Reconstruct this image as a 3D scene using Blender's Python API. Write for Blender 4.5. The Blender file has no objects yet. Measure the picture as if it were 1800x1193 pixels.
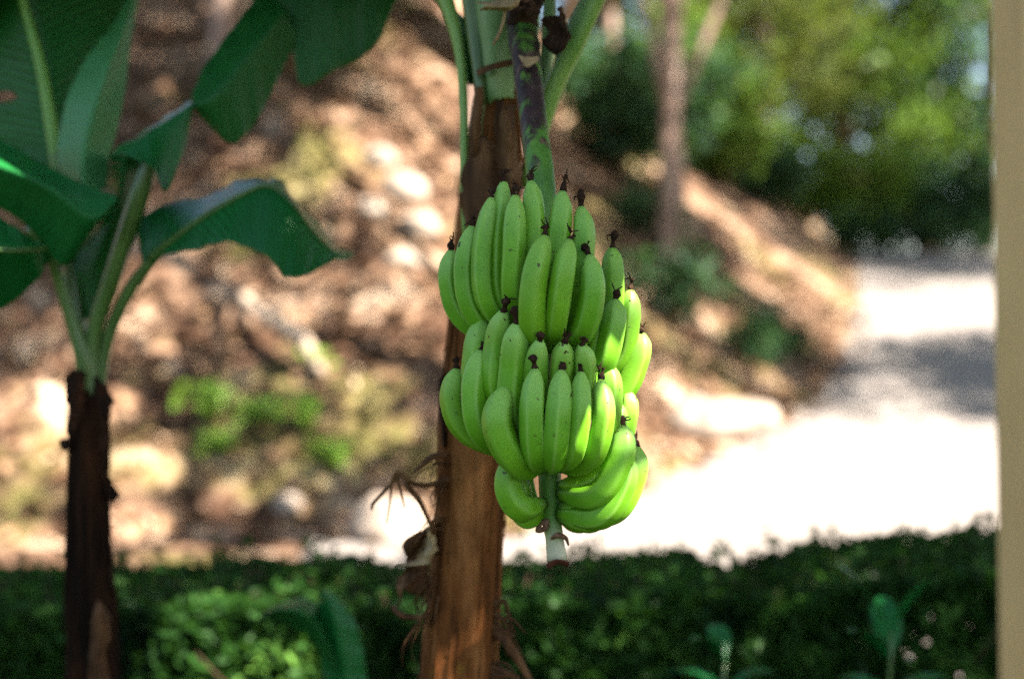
import bpy, math, random
from mathutils import Vector, Matrix, noise, Quaternion
import numpy as np
R = math.radians
random.seed(7)
rng = np.random.default_rng(7)
scene = bpy.context.scene
COL = scene.collection

# ---------------------------------------------------------------- camera
CAM_Z = 1.6
cam_d = bpy.data.cameras.new('camera')
cam = bpy.data.objects.new('camera', cam_d); COL.objects.link(cam)
cam.location = (0, 0, CAM_Z); cam.rotation_euler = (R(90), 0, 0)
cam_d.lens = 50; cam_d.sensor_width = 36; cam_d.clip_end = 2000; cam_d.clip_start = 0.05
cam_d.dof.use_dof = True; cam_d.dof.focus_distance = 2.2; cam_d.dof.aperture_fstop = 1.4
scene.camera = cam

# ---------------------------------------------------------------- light
SUN_EL, SUN_AZ = 50.0, -30.0          # azimuth counted from +X towards +Y
w = bpy.data.worlds.new('World'); scene.world = w; w.use_nodes = True
nt = w.node_tree
sky = nt.nodes.new('ShaderNodeTexSky'); sky.sky_type = 'NISHITA'; sky.sun_disc = False
sky.sun_elevation = R(SUN_EL); sky.sun_rotation = R(90 - SUN_AZ)
bg = nt.nodes['Background']; bg.inputs['Strength'].default_value = 0.05
nt.links.new(sky.outputs[0], bg.inputs['Color'])
SUN = Vector((math.cos(R(SUN_EL)) * math.cos(R(SUN_AZ)), math.cos(R(SUN_EL)) * math.sin(R(SUN_AZ)), math.sin(R(SUN_EL))))
sl = bpy.data.lights.new('sun', 'SUN'); sl.energy = 5.0; sl.angle = R(0.5); sl.color = (1.0, 0.96, 0.90)
so = bpy.data.objects.new('sun', sl); COL.objects.link(so); so.rotation_euler = SUN.to_track_quat('Z', 'Y').to_euler()
so.location = (8, -2, 12)
scene.view_settings.view_transform = 'Standard'; scene.view_settings.look = 'None'
scene.view_settings.exposure = 3.0; scene.view_settings.use_white_balance = True; scene.view_settings.white_balance_temperature = 7000; scene.view_settings.gamma = 1.0
scene.cycles.use_denoising = False
scene.cycles.max_bounces = 8; scene.cycles.transparent_max_bounces = 8
scene.cycles.sample_clamp_indirect = 4.0; scene.cycles.sample_clamp_direct = 10.0

# ---------------------------------------------------------------- helpers
def P(px, py, Y):
    """a point of the place that stands Y metres off, from where it is seen in the 1800 x 1193 photograph"""
    return Vector(((px - 900) / 2500 * Y, Y, CAM_Z - (py - 596.5) / 2500 * Y))

def tag(o, label=None, cat=None, group=None, kind=None):
    if label: o['label'] = label
    if cat: o['category'] = cat
    if group: o['group'] = group
    if kind: o['kind'] = kind
    return o

def empty(name, loc=(0, 0, 0), rz=0.0):
    o = bpy.data.objects.new(name, None); COL.objects.link(o)
    o.location = loc; o.rotation_euler = (0, 0, rz); o.empty_display_size = 0.1
    return o

class MB:
    def __init__(s): s.v = []; s.f = []; s.a = {}          # a: per-vertex float attributes
    def add(s, verts, faces, **attrs):
        n = len(s.v)
        s.v += [tuple(p) for p in verts]
        s.f += [tuple(i + n for i in f) for f in faces]
        for k, val in attrs.items():
            L = s.a.setdefault(k, [])
            L += [0.0] * (n - len(L))
            L += list(val) if hasattr(val, '__len__') else [val] * len(verts)
    def mesh(s, name, mat, smooth=True):
        me = bpy.data.meshes.new(name)
        me.from_pydata(s.v, [], s.f)
        for k, L in s.a.items():
            L = L + [0.0] * (len(s.v) - len(L))
            at = me.attributes.new(k, 'FLOAT', 'POINT'); at.data.foreach_set('value', L)
        if mat: me.materials.append(mat)
        if smooth: me.polygons.foreach_set('use_smooth', [True] * len(me.polygons))
        me.update()
        return me
    def build(s, name, mat, parent=None, smooth=True, origin=None):
        me = s.mesh(name, mat, smooth)
        o = bpy.data.objects.new(name, me); COL.objects.link(o)
        if parent is not None:                       # vertices are world coordinates: keep them
            o.parent = parent
            base = parent
            M = Matrix.Identity(4)
            while base is not None:
                M = (Matrix.Translation(base.location) @ base.rotation_euler.to_matrix().to_4x4()) @ M
                base = base.parent
            me.transform(M.inverted())
        elif origin is not None:
            me.transform(Matrix.Translation(-Vector(origin))); o.location = origin
        return o

def catmull(pts, n):
    """n samples along a Catmull-Rom curve through vectors of any length"""
    A = np.array([list(p) for p in pts], float); m = len(A)
    A = np.vstack([2 * A[0] - A[1], A, 2 * A[-1] - A[-2]])
    # chord-length parameter
    seg = np.linalg.norm(np.diff(A[1:-1, :3], axis=0), axis=1) + 1e-9
    cum = np.concatenate([[0], np.cumsum(seg)]); out = []
    for s in np.linspace(0, cum[-1], n):
        i = min(int(np.searchsorted(cum, s, 'right')) - 1, m - 2); i = max(i, 0)
        t = (s - cum[i]) / seg[i]
        p0, p1, p2, p3 = A[i], A[i + 1], A[i + 2], A[i + 3]
        out.append(0.5 * (2 * p1 + (p2 - p0) * t + (2 * p0 - 5 * p1 + 4 * p2 - p3) * t * t + (3 * p1 - p0 - 3 * p2 + p3) * t ** 3))
    return np.array(out)

def interp(x, xs, ys): return float(np.interp(x, xs, ys))

def frames(pts, up=None):
    P_ = [Vector(p) for p in pts]; n = len(P_); T = []
    for i in range(n):
        d = P_[min(i + 1, n - 1)] - P_[max(i - 1, 0)]
        T.append(d.normalized() if d.length > 1e-9 else Vector((0, 0, 1)))
    ref = Vector(up) if up else (Vector((1, 0, 0)) if abs(T[0].x) < 0.9 else Vector((0, 1, 0)))
    N = (ref - T[0] * ref.dot(T[0])).normalized(); out = []
    for i in range(n):
        if i:
            q = T[i - 1].rotation_difference(T[i]); N = q @ N
            N = (N - T[i] * N.dot(T[i])).normalized()
        out.append((P_[i], T[i], N, T[i].cross(N)))
    return out

def tube(mb, pts, rad, seg=10, shape=None, cap=True, flat=None, up=None, **extra):
    """tube through pts; rad a number, list or function of 0..1; shape(theta, t) multiplies the radius"""
    fr = frames(pts, up); n = len(fr); V = []; F = []; at = []; ath = []
    for i, (p, T, N, B) in enumerate(fr):
        t = i / (n - 1)
        r = rad(t) if callable(rad) else (rad[i] if hasattr(rad, '__len__') else rad)
        for k in range(seg):
            th = 2 * math.pi * k / seg
            q = r * (shape(th, t) if shape else 1)
            fl = flat if flat else 1
            V.append(p + N * (q * math.cos(th)) + B * (q * math.sin(th) * fl)); at.append(t); ath.append(k / seg)
    for i in range(n - 1):
        for k in range(seg):
            a = i * seg + k; b = i * seg + (k + 1) % seg
            F.append((a, b, b + seg, a + seg))
    if cap:
        F.append(tuple(range(seg - 1, -1, -1))); F.append(tuple((n - 1) * seg + k for k in range(seg)))
    ex = {k: v for k, v in extra.items()}
    mb.add(V, F, t=at, th=ath, **ex)

def fbm(p, o=4, s=1.0):
    return noise.fractal(Vector(p) * s, 1.0, 2.0, o)

# ---------------------------------------------------------------- materials
def mat(name, rough=0.7, spec=0.3):
    m = bpy.data.materials.new(name); m.use_nodes = True
    b = m.node_tree.nodes['Principled BSDF']
    b.inputs['Roughness'].default_value = rough
    b.inputs['Specular IOR Level'].default_value = spec
    return m, m.node_tree, b

ALB = 0.62          # all base colours are scaled together; the exposure makes up for it
def dim(c): return tuple(x * ALB for x in c)

def N_(t, kind, **kw):
    n = t.nodes.new(kind)
    for k, v in kw.items(): setattr(n, k, v)
    return n

def attr(t, name):
    n = N_(t, 'ShaderNodeAttribute'); n.attribute_name = name; return n.outputs['Fac']

def tex(t, kind='NOISE', scale=5.0, detail=5.0, rough=0.6, stretch=None, coord='Object', vec=None):
    tc = N_(t, 'ShaderNodeTexCoord'); src = vec or tc.outputs[coord]
    if stretch:
        mp = N_(t, 'ShaderNodeMapping'); mp.inputs['Scale'].default_value = stretch
        t.links.new(src, mp.inputs['Vector']); src = mp.outputs[0]
    if kind == 'NOISE':
        n = N_(t, 'ShaderNodeTexNoise'); n.inputs['Scale'].default_value = scale; n.inputs['Detail'].default_value = detail
        n.inputs['Roughness'].default_value = rough
    else:
        n = N_(t, 'ShaderNodeTexVoronoi'); n.inputs['Scale'].default_value = scale
    t.links.new(src, n.inputs['Vector'])
    return n.outputs[0]

def ramp(t, fac, stops):
    r = N_(t, 'ShaderNodeValToRGB'); e = r.color_ramp.elements
    while len(e) < len(stops): e.new(0.5)
    for i, (p, c) in enumerate(stops): e[i].position = p; e[i].color = (*dim(c), 1)
    t.links.new(fac, r.inputs[0]); return r.outputs[0]

def mix(t, fac, a, b, mode='MIX'):
    m = N_(t, 'ShaderNodeMix', data_type='RGBA', blend_type=mode)
    for sock, v in ((m.inputs[0], fac), (m.inputs[6], a), (m.inputs[7], b)):
        if isinstance(v, (int, float)): sock.default_value = v
        elif isinstance(v, tuple): sock.default_value = (*dim(v), 1)
        else: t.links.new(v, sock)
    return m.outputs[2]

def math_(t, op, a, b=0.0):
    m = N_(t, 'ShaderNodeMath', operation=op)
    for i, v in enumerate((a, b)):
        if isinstance(v, (int, float)): m.inputs[i].default_value = v
        else: t.links.new(v, m.inputs[i])
    return m.outputs[0]

def bump(t, b, height, strength=0.3, dist=0.01):
    n = N_(t, 'ShaderNodeBump'); n.inputs['Strength'].default_value = strength; n.inputs['Distance'].default_value = dist
    t.links.new(height, n.inputs['Height']); t.links.new(n.outputs[0], b.inputs['Normal'])

def smoothstep_mask(t, fac, lo, hi):
    m = N_(t, 'ShaderNodeMapRange', interpolation_type='SMOOTHSTEP')
    m.inputs[1].default_value = lo; m.inputs[2].default_value = hi
    t.links.new(fac, m.inputs[0]); return m.outputs[0]

def add_translucent(m, t, b, color, fac):
    tr = N_(t, 'ShaderNodeBsdfTranslucent')
    if isinstance(color, tuple): tr.inputs[0].default_value = (*dim(color), 1)
    else: t.links.new(color, tr.inputs[0])
    mx = N_(t, 'ShaderNodeMixShader'); mx.inputs[0].default_value = fac
    out = [n for n in t.nodes if n.type == 'OUTPUT_MATERIAL'][0]
    t.links.new(b.outputs[0], mx.inputs[1]); t.links.new(tr.outputs[0], mx.inputs[2])
    t.links.new(mx.outputs[0], out.inputs[0])

def foliage_mat(name, c0, c1, trans=(0.2, 0.35, 0.04), fac=0.35, rough=0.5, spec=0.3, c2=None):
    m, t, b = mat(name, rough, spec)
    c = ramp(t, attr(t, 'vary'), [(0.0, c0), (0.72, c1), (1.0, c2 or c1)])
    t.links.new(c, b.inputs['Base Color'])
    add_translucent(m, t, b, trans, fac)
    return m

def banana_skin():
    m, t, b = mat('green_banana_skin', 0.46, 0.32)
    n1 = tex(t, scale=22, detail=4); n2 = tex(t, scale=160, detail=3, rough=0.7)
    base = ramp(t, n1, [(0.3, (0.112, 0.38, 0.012)), (0.7, (0.185, 0.52, 0.026))])
    tt = attr(t, 't'); rg = attr(t, 'ridge'); vr = attr(t, 'vary')
    base = mix(t, math_(t, 'MULTIPLY', rg, 0.45), base, (0.42, 0.74, 0.18))
    base = mix(t, smoothstep_mask(t, tt, 0.70, 1.0), base, (0.34, 0.66, 0.14))       # paler towards the tip
    base = mix(t, math_(t, 'MULTIPLY', vr, 0.35), base, (0.25, 0.50, 0.015))          # riper fingers are yellower
    fine = tex(t, scale=60, detail=6, rough=0.75)
    base = mix(t, smoothstep_mask(t, fine, 0.60, 0.75), base, (0.14, 0.32, 0.014))
    sp = tex(t, scale=75, detail=2, rough=0.5)
    spots = math_(t, 'MULTIPLY', smoothstep_mask(t, sp, 0.695, 0.735), smoothstep_mask(t, tt, 0.35, 0.9))
    base = mix(t, spots, base, (0.05, 0.025, 0.008))
    sc_ = tex(t, scale=34, detail=7, rough=0.8, stretch=(1, 1, 0.35))
    base = mix(t, math_(t, 'MULTIPLY', smoothstep_mask(t, sc_, 0.635, 0.69), 0.75), base, (0.11, 0.075, 0.018))   # rubbed brown scuffs
    base = mix(t, smoothstep_mask(t, tt, 0.12, 0.0), base, (0.05, 0.13, 0.012))
    t.links.new(base, b.inputs['Base Color'])
    bump(t, b, math_(t, 'ADD', n2, math_(t, 'MULTIPLY', fine, 2.0)), 0.16, 0.001)
    return m

def simple_mat(name, stops, scale=10, rough=0.8, spec=0.2, stretch=None, bmp=0.3, bd=0.005, detail=6):
    m, t, b = mat(name, rough, spec)
    n = tex(t, scale=scale, detail=detail, stretch=stretch)
    t.links.new(ramp(t, n, stops), b.inputs['Base Color'])
    if bmp: bump(t, b, n, bmp, bd)
    return m

def leaf_blade_mat(name, c0, c1, trans, fac=0.25, rough=0.38, spec=0.22):
    """big banana leaf: fine parallel side veins running out from the midrib"""
    m, t, b = mat(name, rough, spec)
    v = attr(t, 'v'); u = attr(t, 'u')
    au = math_(t, 'ABSOLUTE', u)
    ph = math_(t, 'SUBTRACT', math_(t, 'MULTIPLY', v, 260.0), math_(t, 'MULTIPLY', au, 22.0))
    wob = tex(t, scale=6, detail=3)
    ph = math_(t, 'ADD', ph, math_(t, 'MULTIPLY', wob, 10.0))
    veins = math_(t, 'SINE', ph)
    n1 = tex(t, scale=7, detail=5)
    c = ramp(t, n1, [(0.3, c0), (0.72, c1)])
    c = mix(t, math_(t, 'MULTIPLY', smoothstep_mask(t, veins, 0.1, 1.0), 0.5), c, tuple(min(1, x * 1.9) for x in c1))
    rim = smoothstep_mask(t, au, 0.975, 1.0)
    c = mix(t, math_(t, 'MULTIPLY', rim, 0.45), c, (0.16, 0.20, 0.03))
    t.links.new(c, b.inputs['Base Color'])
    bump(t, b, veins, 0.22, 0.003)
    add_translucent(m, t, b, trans, fac)
    return m

M = {}
M['banana'] = banana_skin()
M['flower'] = simple_mat('dried_flower_brown', [(0.3, (0.012, 0.006, 0.004)), (0.62, (0.06, 0.03, 0.018)), (0.8, (0.25, 0.16, 0.10))], 120, 0.9, 0.1, bmp=0.6, bd=0.002)
def stalk_mat():
    m, t, b = mat('fruit_stalk_skin', 0.5, 0.35)
    tt = attr(t, 't')
    g = ramp(t, tex(t, scale=18, stretch=(1, 1, 0.3)), [(0.32, (0.05, 0.17, 0.022)), (0.5, (0.11, 0.30, 0.04)), (0.68, (0.22, 0.42, 0.09))])
    d = ramp(t, tex(t, scale=45, detail=7, stretch=(1, 1, 0.4)), [(0.35, (0.035, 0.018, 0.022)), (0.58, (0.075, 0.04, 0.04)), (0.72, (0.28, 0.17, 0.11))])
    k = math_(t, 'ADD', smoothstep_mask(t, tt, 0.44, 0.26), math_(t, 'MULTIPLY', math_(t, 'SUBTRACT', tex(t, scale=22, detail=5, stretch=(1.4, 1.4, 0.3)), 0.52), 5.5))
    k2 = math_(t, 'MULTIPLY', smoothstep_mask(t, k, 0.05, 0.95), smoothstep_mask(t, tt, 0.66, 0.36))
    c = mix(t, k2, g, d)
    c = mix(t, smoothstep_mask(t, tt, 0.93, 0.99), c, (0.62, 0.60, 0.42))  # whitish lower end: sunlight on the stalk put into its colour
    t.links.new(c, b.inputs['Base Color']); bump(t, b, tex(t, scale=60, stretch=(1, 1, 0.2)), 0.25, 0.002)
    return m
M['stalk'] = stalk_mat()
M['cut'] = simple_mat('cut_stalk_brown', [(0.3, (0.05, 0.015, 0.01)), (0.7, (0.16, 0.05, 0.03))], 60, 0.9)
M['bract'] = simple_mat('dry_bract', [(0.3, (0.10, 0.045, 0.025)), (0.7, (0.40, 0.22, 0.15))], 60, 0.85)
def trunk_mat(name, dark, midc, light, green):
    m, t, b = mat(name, 0.85, 0.08)
    n = tex(t, scale=9, detail=8, rough=0.68, stretch=(2.2, 2.2, 0.28))
    n2 = tex(t, scale=4.5, detail=5, stretch=(1.3, 1.3, 0.8))
    c = ramp(t, n, [(0.30, dark), (0.48, midc), (0.68, light)])
    c = mix(t, smoothstep_mask(t, n2, 0.60, 0.70), c, green)
    c = mix(t, math_(t, 'MULTIPLY', smoothstep_mask(t, tex(t, scale=5.5, detail=6, stretch=(1, 1, 0.7)), 0.56, 0.68), 0.8), c, dark)
    t.links.new(c, b.inputs['Base Color'])
    bump(t, b, tex(t, scale=30, detail=6, stretch=(2.5, 2.5, 0.15)), 0.6, 0.006)
    return m
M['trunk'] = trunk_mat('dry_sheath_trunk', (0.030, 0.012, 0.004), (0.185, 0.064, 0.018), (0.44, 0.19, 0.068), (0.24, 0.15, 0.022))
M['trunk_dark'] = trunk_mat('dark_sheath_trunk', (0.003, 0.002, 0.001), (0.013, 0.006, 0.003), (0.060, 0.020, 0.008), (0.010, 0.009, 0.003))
M['dry'] = simple_mat('dry_leaf_brown', [(0.28, (0.025, 0.010, 0.004)), (0.5, (0.105, 0.043, 0.014)), (0.72, (0.25, 0.125, 0.055))], 14, 0.8, 0.2, stretch=(2, 2, 0.4))
M['dry_pale'] = simple_mat('dry_leaf_pale', [(0.25, (0.16, 0.08, 0.04)), (0.5, (0.42, 0.29, 0.15)), (0.75, (0.62, 0.48, 0.30))], 20, 0.75, 0.25)
M['sheath'] = simple_mat('green_leaf_sheath', [(0.3, (0.09, 0.21, 0.045)), (0.55, (0.20, 0.36, 0.12)), (0.75, (0.36, 0.46, 0.27))], 8, 0.55, 0.35, stretch=(2, 2, 0.4))
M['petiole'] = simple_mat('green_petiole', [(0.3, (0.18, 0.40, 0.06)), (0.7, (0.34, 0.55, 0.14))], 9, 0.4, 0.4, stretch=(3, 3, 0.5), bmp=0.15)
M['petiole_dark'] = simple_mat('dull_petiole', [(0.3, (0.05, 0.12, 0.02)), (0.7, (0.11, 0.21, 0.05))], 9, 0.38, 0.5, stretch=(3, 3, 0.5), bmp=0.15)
M['midrib'] = simple_mat('leaf_midrib', [(0.3, (0.13, 0.34, 0.04)), (0.7, (0.20, 0.45, 0.07))], 9, 0.4, 0.4, bmp=0)
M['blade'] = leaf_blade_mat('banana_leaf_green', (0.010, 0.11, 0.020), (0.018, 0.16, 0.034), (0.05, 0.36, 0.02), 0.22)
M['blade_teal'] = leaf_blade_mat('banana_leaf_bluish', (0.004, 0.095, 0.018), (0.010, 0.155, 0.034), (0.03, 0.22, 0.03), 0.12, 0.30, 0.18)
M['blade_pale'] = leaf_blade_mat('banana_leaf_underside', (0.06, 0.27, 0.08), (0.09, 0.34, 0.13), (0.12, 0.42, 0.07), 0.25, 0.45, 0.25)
M['hedge_leaf'] = foliage_mat('hedge_leaf', (0.002, 0.011, 0.004), (0.030, 0.100, 0.017), (0.10, 0.28, 0.03), 0.25, 0.5, 0.10, (0.16, 0.34, 0.06))  # last, lightest leaf tone raised to brighten the hedge's sunlit patch
M['weed_leaf'] = foliage_mat('weed_leaf', (0.22, 0.45, 0.05), (0.40, 0.66, 0.10), (0.45, 0.75, 0.10), 0.35)
M['shrub_leaf'] = foliage_mat('shrub_leaf', (0.012, 0.06, 0.022), (0.04, 0.15, 0.05), (0.08, 0.25, 0.04), 0.2, 0.45, 0.2)
M['tree_leaf'] = foliage_mat('tree_leaf_green', (0.010, 0.036, 0.006), (0.17, 0.31, 0.045), (0.24, 0.42, 0.04), 0.28, 0.5, 0.18)
M['tree_leaf_yellow'] = foliage_mat('tree_leaf_yellowish', (0.025, 0.042, 0.008), (0.22, 0.29, 0.07), (0.36, 0.46, 0.07), 0.28, 0.5, 0.15)
M['tree_leaf_dark'] = foliage_mat('tree_leaf_dark', (0.004, 0.016, 0.007), (0.07, 0.18, 0.075), (0.10, 0.25, 0.05), 0.28, 0.5, 0.18)
M['bark'] = simple_mat('pinkish_bark', [(0.3, (0.22, 0.14, 0.11)), (0.55, (0.46, 0.32, 0.26)), (0.75, (0.68, 0.54, 0.46))], 3, 0.9, 0.1, stretch=(2, 2, 0.5))
M['bark_dark'] = simple_mat('dark_bark', [(0.3, (0.04, 0.022, 0.014)), (0.7, (0.14, 0.085, 0.055))], 4, 0.9, 0.1, stretch=(2, 2, 0.5))
M['stone'] = simple_mat('pale_stone', [(0.3, (0.24, 0.18, 0.14)), (0.7, (0.52, 0.43, 0.35))], 4, 0.9, 0.2, bd=0.02)
M['wood'] = simple_mat('bleached_wood', [(0.3, (0.35, 0.25, 0.18)), (0.7, (0.60, 0.48, 0.37))], 6, 0.85, 0.2, stretch=(3, 3, 1))
def post_mat():
    m, t, b = mat('tan_post_paint', 0.7, 0.25)
    c = ramp(t, tex(t, scale=5, detail=7), [(0.3, (0.84, 0.55, 0.25)), (0.7, (1.0, 0.67, 0.32))])
    c = mix(t, math_(t, 'MULTIPLY', smoothstep_mask(t, tex(t, scale=7, detail=8, rough=0.7, stretch=(3, 3, 0.35)), 0.5, 0.72), 0.35), c, (0.45, 0.28, 0.13))
    c = mix(t, smoothstep_mask(t, tex(t, scale=38, detail=4), 0.72, 0.76), c, (0.9, 0.8, 0.6))
    t.links.new(c, b.inputs['Base Color']); bump(t, b, tex(t, scale=60, detail=5), 0.15, 0.002)
    return m
M['post'] = post_mat() if True else simple_mat('tan_post_paint', [(0.3, (0.86, 0.56, 0.25)), (0.7, (1.0, 0.67, 0.32))], 5, 0.65, 0.3, bmp=0.08)
def litter_mat():
    m, t, b = mat('fallen_leaf', 0.8, 0.2)
    t.links.new(ramp(t, attr(t, 'vary'), [(0.0, (0.03, 0.013, 0.006)), (0.4, (0.14, 0.065, 0.03)), (0.75, (0.36, 0.22, 0.125)), (1.0, (0.55, 0.42, 0.29))]), b.inputs['Base Color'])
    return m
M['litter'] = litter_mat()

# ---------------------------------------------------------------- terrain
EDGE = np.array([(-60, 9.0), (-9, 10.35), (-3, 10.75), (-1.2, 10.9), (-0.04, 11.05), (0.9, 11.9), (1.76, 13.3), (2.84, 14.9), (3.9, 17.4), (4.75, 20.2), (6.3, 26.0), (7.7, 32.0), (10, 42), (14, 60), (30, 130)])
def edge_dist(X, Y):
    """signed distance to the road's left edge (positive on the slope) and the edge's own Y there"""
    X = np.asarray(X, float); Y = np.asarray(Y, float)
    best = np.full(X.shape, 1e9); sgn = np.ones(X.shape); ey = np.zeros(X.shape)
    for (x0, y0), (x1, y1) in zip(EDGE[:-1], EDGE[1:]):
        dx, dy = x1 - x0, y1 - y0; L2 = dx * dx + dy * dy
        t = np.clip(((X - x0) * dx + (Y - y0) * dy) / L2, 0, 1)
        qx, qy = x0 + t * dx, y0 + t * dy
        d = np.hypot(X - qx, Y - qy); s = np.sign(dx * (Y - y0) - dy * (X - x0))
        k = d < best - 1e-9
        best = np.where(k, d, best); sgn = np.where(k, s, sgn); ey = np.where(k, qy, ey)
    return best * sgn, ey
def z_base(Y):
    Y = np.asarray(Y, float)
    a = np.clip(Y - 10.0, 0, None)
    up = np.where(a < 1, 0.0805 * a * a, 0.161 * (a - 0.5))
    over = np.clip(Y - 33.0, 0, None)
    return up - 0.161 * over * np.clip(over / 3, 0, 1) - 0.02 * over
_h1 = lambda X, Y: np.sin(X * 1.7 + 0.6 * np.sin(Y * 1.3)) * np.sin(Y * 1.9 + 1.1 * np.sin(X * 0.9)) * 0.5 + np.sin(X * 4.3 + Y * 2.1) * np.sin(Y * 3.7 - X * 1.3 + 2) * 0.28 + np.sin(X * 9.1 - Y * 5.2 + 1) * np.sin(Y * 8.3 + X * 3.1) * 0.14
def height(X, Y):
    d, ey = edge_dist(X, Y)
    bank = np.where(d < 0.5, 0.5 * np.clip(d, 0, None) ** 2 * 1.6, 0.2 + 0.80 * (d - 0.5))
    bank = np.where(d > 9, 0.2 + 0.8 * 8.5 + 0.35 * (d - 9), bank)
    bank = np.minimum(bank, 14)
    zb = np.where(d > 0, z_base(np.minimum(ey, 40)), z_base(Y))
    lump = _h1(X, Y) * np.clip(d / 1.2, 0, 1) * 0.28
    return zb + bank + lump
def ground_z(x, y): return float(height(np.array([x]), np.array([y]))[0])

def at_row(px, row, Y0=10.5, Y1=60):
    """where the line of sight through a pixel first meets the ground"""
    a = (px - 900) / 2500; e = (row - 596.5) / 2500
    Ys = np.linspace(8, Y1, 1400)
    hit = np.nonzero(height(a * Ys, Ys) > CAM_Z - e * Ys)[0]
    Y = Ys[hit[0]] if len(hit) else Y1
    return a * Y, Y

def axis(lo, a, b, hi, fine, coarse):
    L = list(np.arange(a, b, fine)); x = a; st = fine; pre = []
    while x > lo: st = min(st * 1.25, coarse); x -= st; pre.append(x)
    x = L[-1]; st = fine
    while x < hi: st = min(st * 1.25, coarse); x += st; L.append(x)
    return np.array(pre[::-1] + L)
xs = axis(-250, -8, 8, 250, 0.14, 20); ys = axis(-120, 9.5, 26, 420, 0.14, 20)
GX, GY = np.meshgrid(xs, ys)
GZ = height(GX, GY)
def soil_mat():
    m, t, b = mat('dry_brown_soil', 0.95, 0.1)
    n = tex(t, scale=1.6, detail=8, rough=0.65); n2 = tex(t, scale=0.55, detail=4); n3 = tex(t, scale=9, detail=6, rough=0.7)
    c = ramp(t, n, [(0.34, (0.030, 0.014, 0.008)), (0.47, (0.095, 0.048, 0.028)), (0.56, (0.26, 0.155, 0.10)), (0.66, (0.58, 0.43, 0.31))])
    c = mix(t, smoothstep_mask(t, n3, 0.52, 0.72), c, (0.44, 0.30, 0.205))
    c = mix(t, math_(t, 'MULTIPLY', smoothstep_mask(t, n2, 0.52, 0.66), 0.6), c, (0.20, 0.20, 0.055))
    # unseen ground before the road, darkened to cut light bounced onto the bananas
    ge = N_(t, 'ShaderNodeNewGeometry'); sx = N_(t, 'ShaderNodeSeparateXYZ'); t.links.new(ge.outputs['Position'], sx.inputs[0])
    dark_ground = ramp(t, n3, [(0.3, (0.012, 0.022, 0.006)), (0.7, (0.035, 0.055, 0.016))])
    c = mix(t, smoothstep_mask(t, math_(t, 'ADD', sx.outputs['Y'], math_(t, 'MULTIPLY', n, 0.6)), 6.9, 6.2), c, dark_ground)
    t.links.new(c, b.inputs['Base Color']); bump(t, b, n3, 0.7, 0.05)
    return m
M['soil'] = soil_mat()
mb = MB(); nx, ny = len(xs), len(ys)
mb.v = list(zip(GX.ravel().tolist(), GY.ravel().tolist(), GZ.ravel().tolist()))
mb.f = [(j * nx + i, j * nx + i + 1, (j + 1) * nx + i + 1, (j + 1) * nx + i) for j in range(ny - 1) for i in range(nx - 1)]
ground = mb.build('ground', M['soil']); tag(ground, 'dry brown slope with bare soil rising behind the hedge', 'ground', kind='structure')

def road_mat():
    m, t, b = mat('pale_concrete_road', 0.75, 0.3)
    n = tex(t, scale=1.2, detail=8, rough=0.7); n2 = tex(t, scale=14, detail=5)
    c = ramp(t, n, [(0.3, (0.20, 0.172, 0.155)), (0.7, (0.31, 0.272, 0.25))])
    c = mix(t, smoothstep_mask(t, n2, 0.60, 0.72), c, (0.15, 0.115, 0.09))
    t.links.new(c, b.inputs['Base Color']); bump(t, b, n2, 0.2, 0.01)
    return m
M['road'] = road_mat()
ed = catmull([(-1.55, 10.87, 0)] + [(x, y, 0) for x, y in EDGE[3:-2]], 160)[:, :2]
mb = MB(); W = 5.2; V = []
for i, p in enumerate(ed):
    d = ed[min(i + 1, len(ed) - 1)] - ed[max(i - 1, 0)]; d /= np.linalg.norm(d); nrm = np.array((d[1], -d[0]))
    wob = 0.06 * math.sin(i * 0.9) + 0.04 * math.sin(i * 2.3)
    for k in range(15):
        q = p + nrm * (0.05 + wob * (k == 0) + W * k / 14); V.append((q[0], q[1], ground_z(q[0], q[1]) + 0.022))
F = [(i * 15 + k, i * 15 + k + 1, (i + 1) * 15 + k + 1, (i + 1) * 15 + k) for i in range(len(ed) - 1) for k in range(14)]
mb.add(V, F)
road = mb.build('road', M['road']); tag(road, 'pale concrete road climbing past the slope to the forest', 'road', kind='structure')

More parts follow.
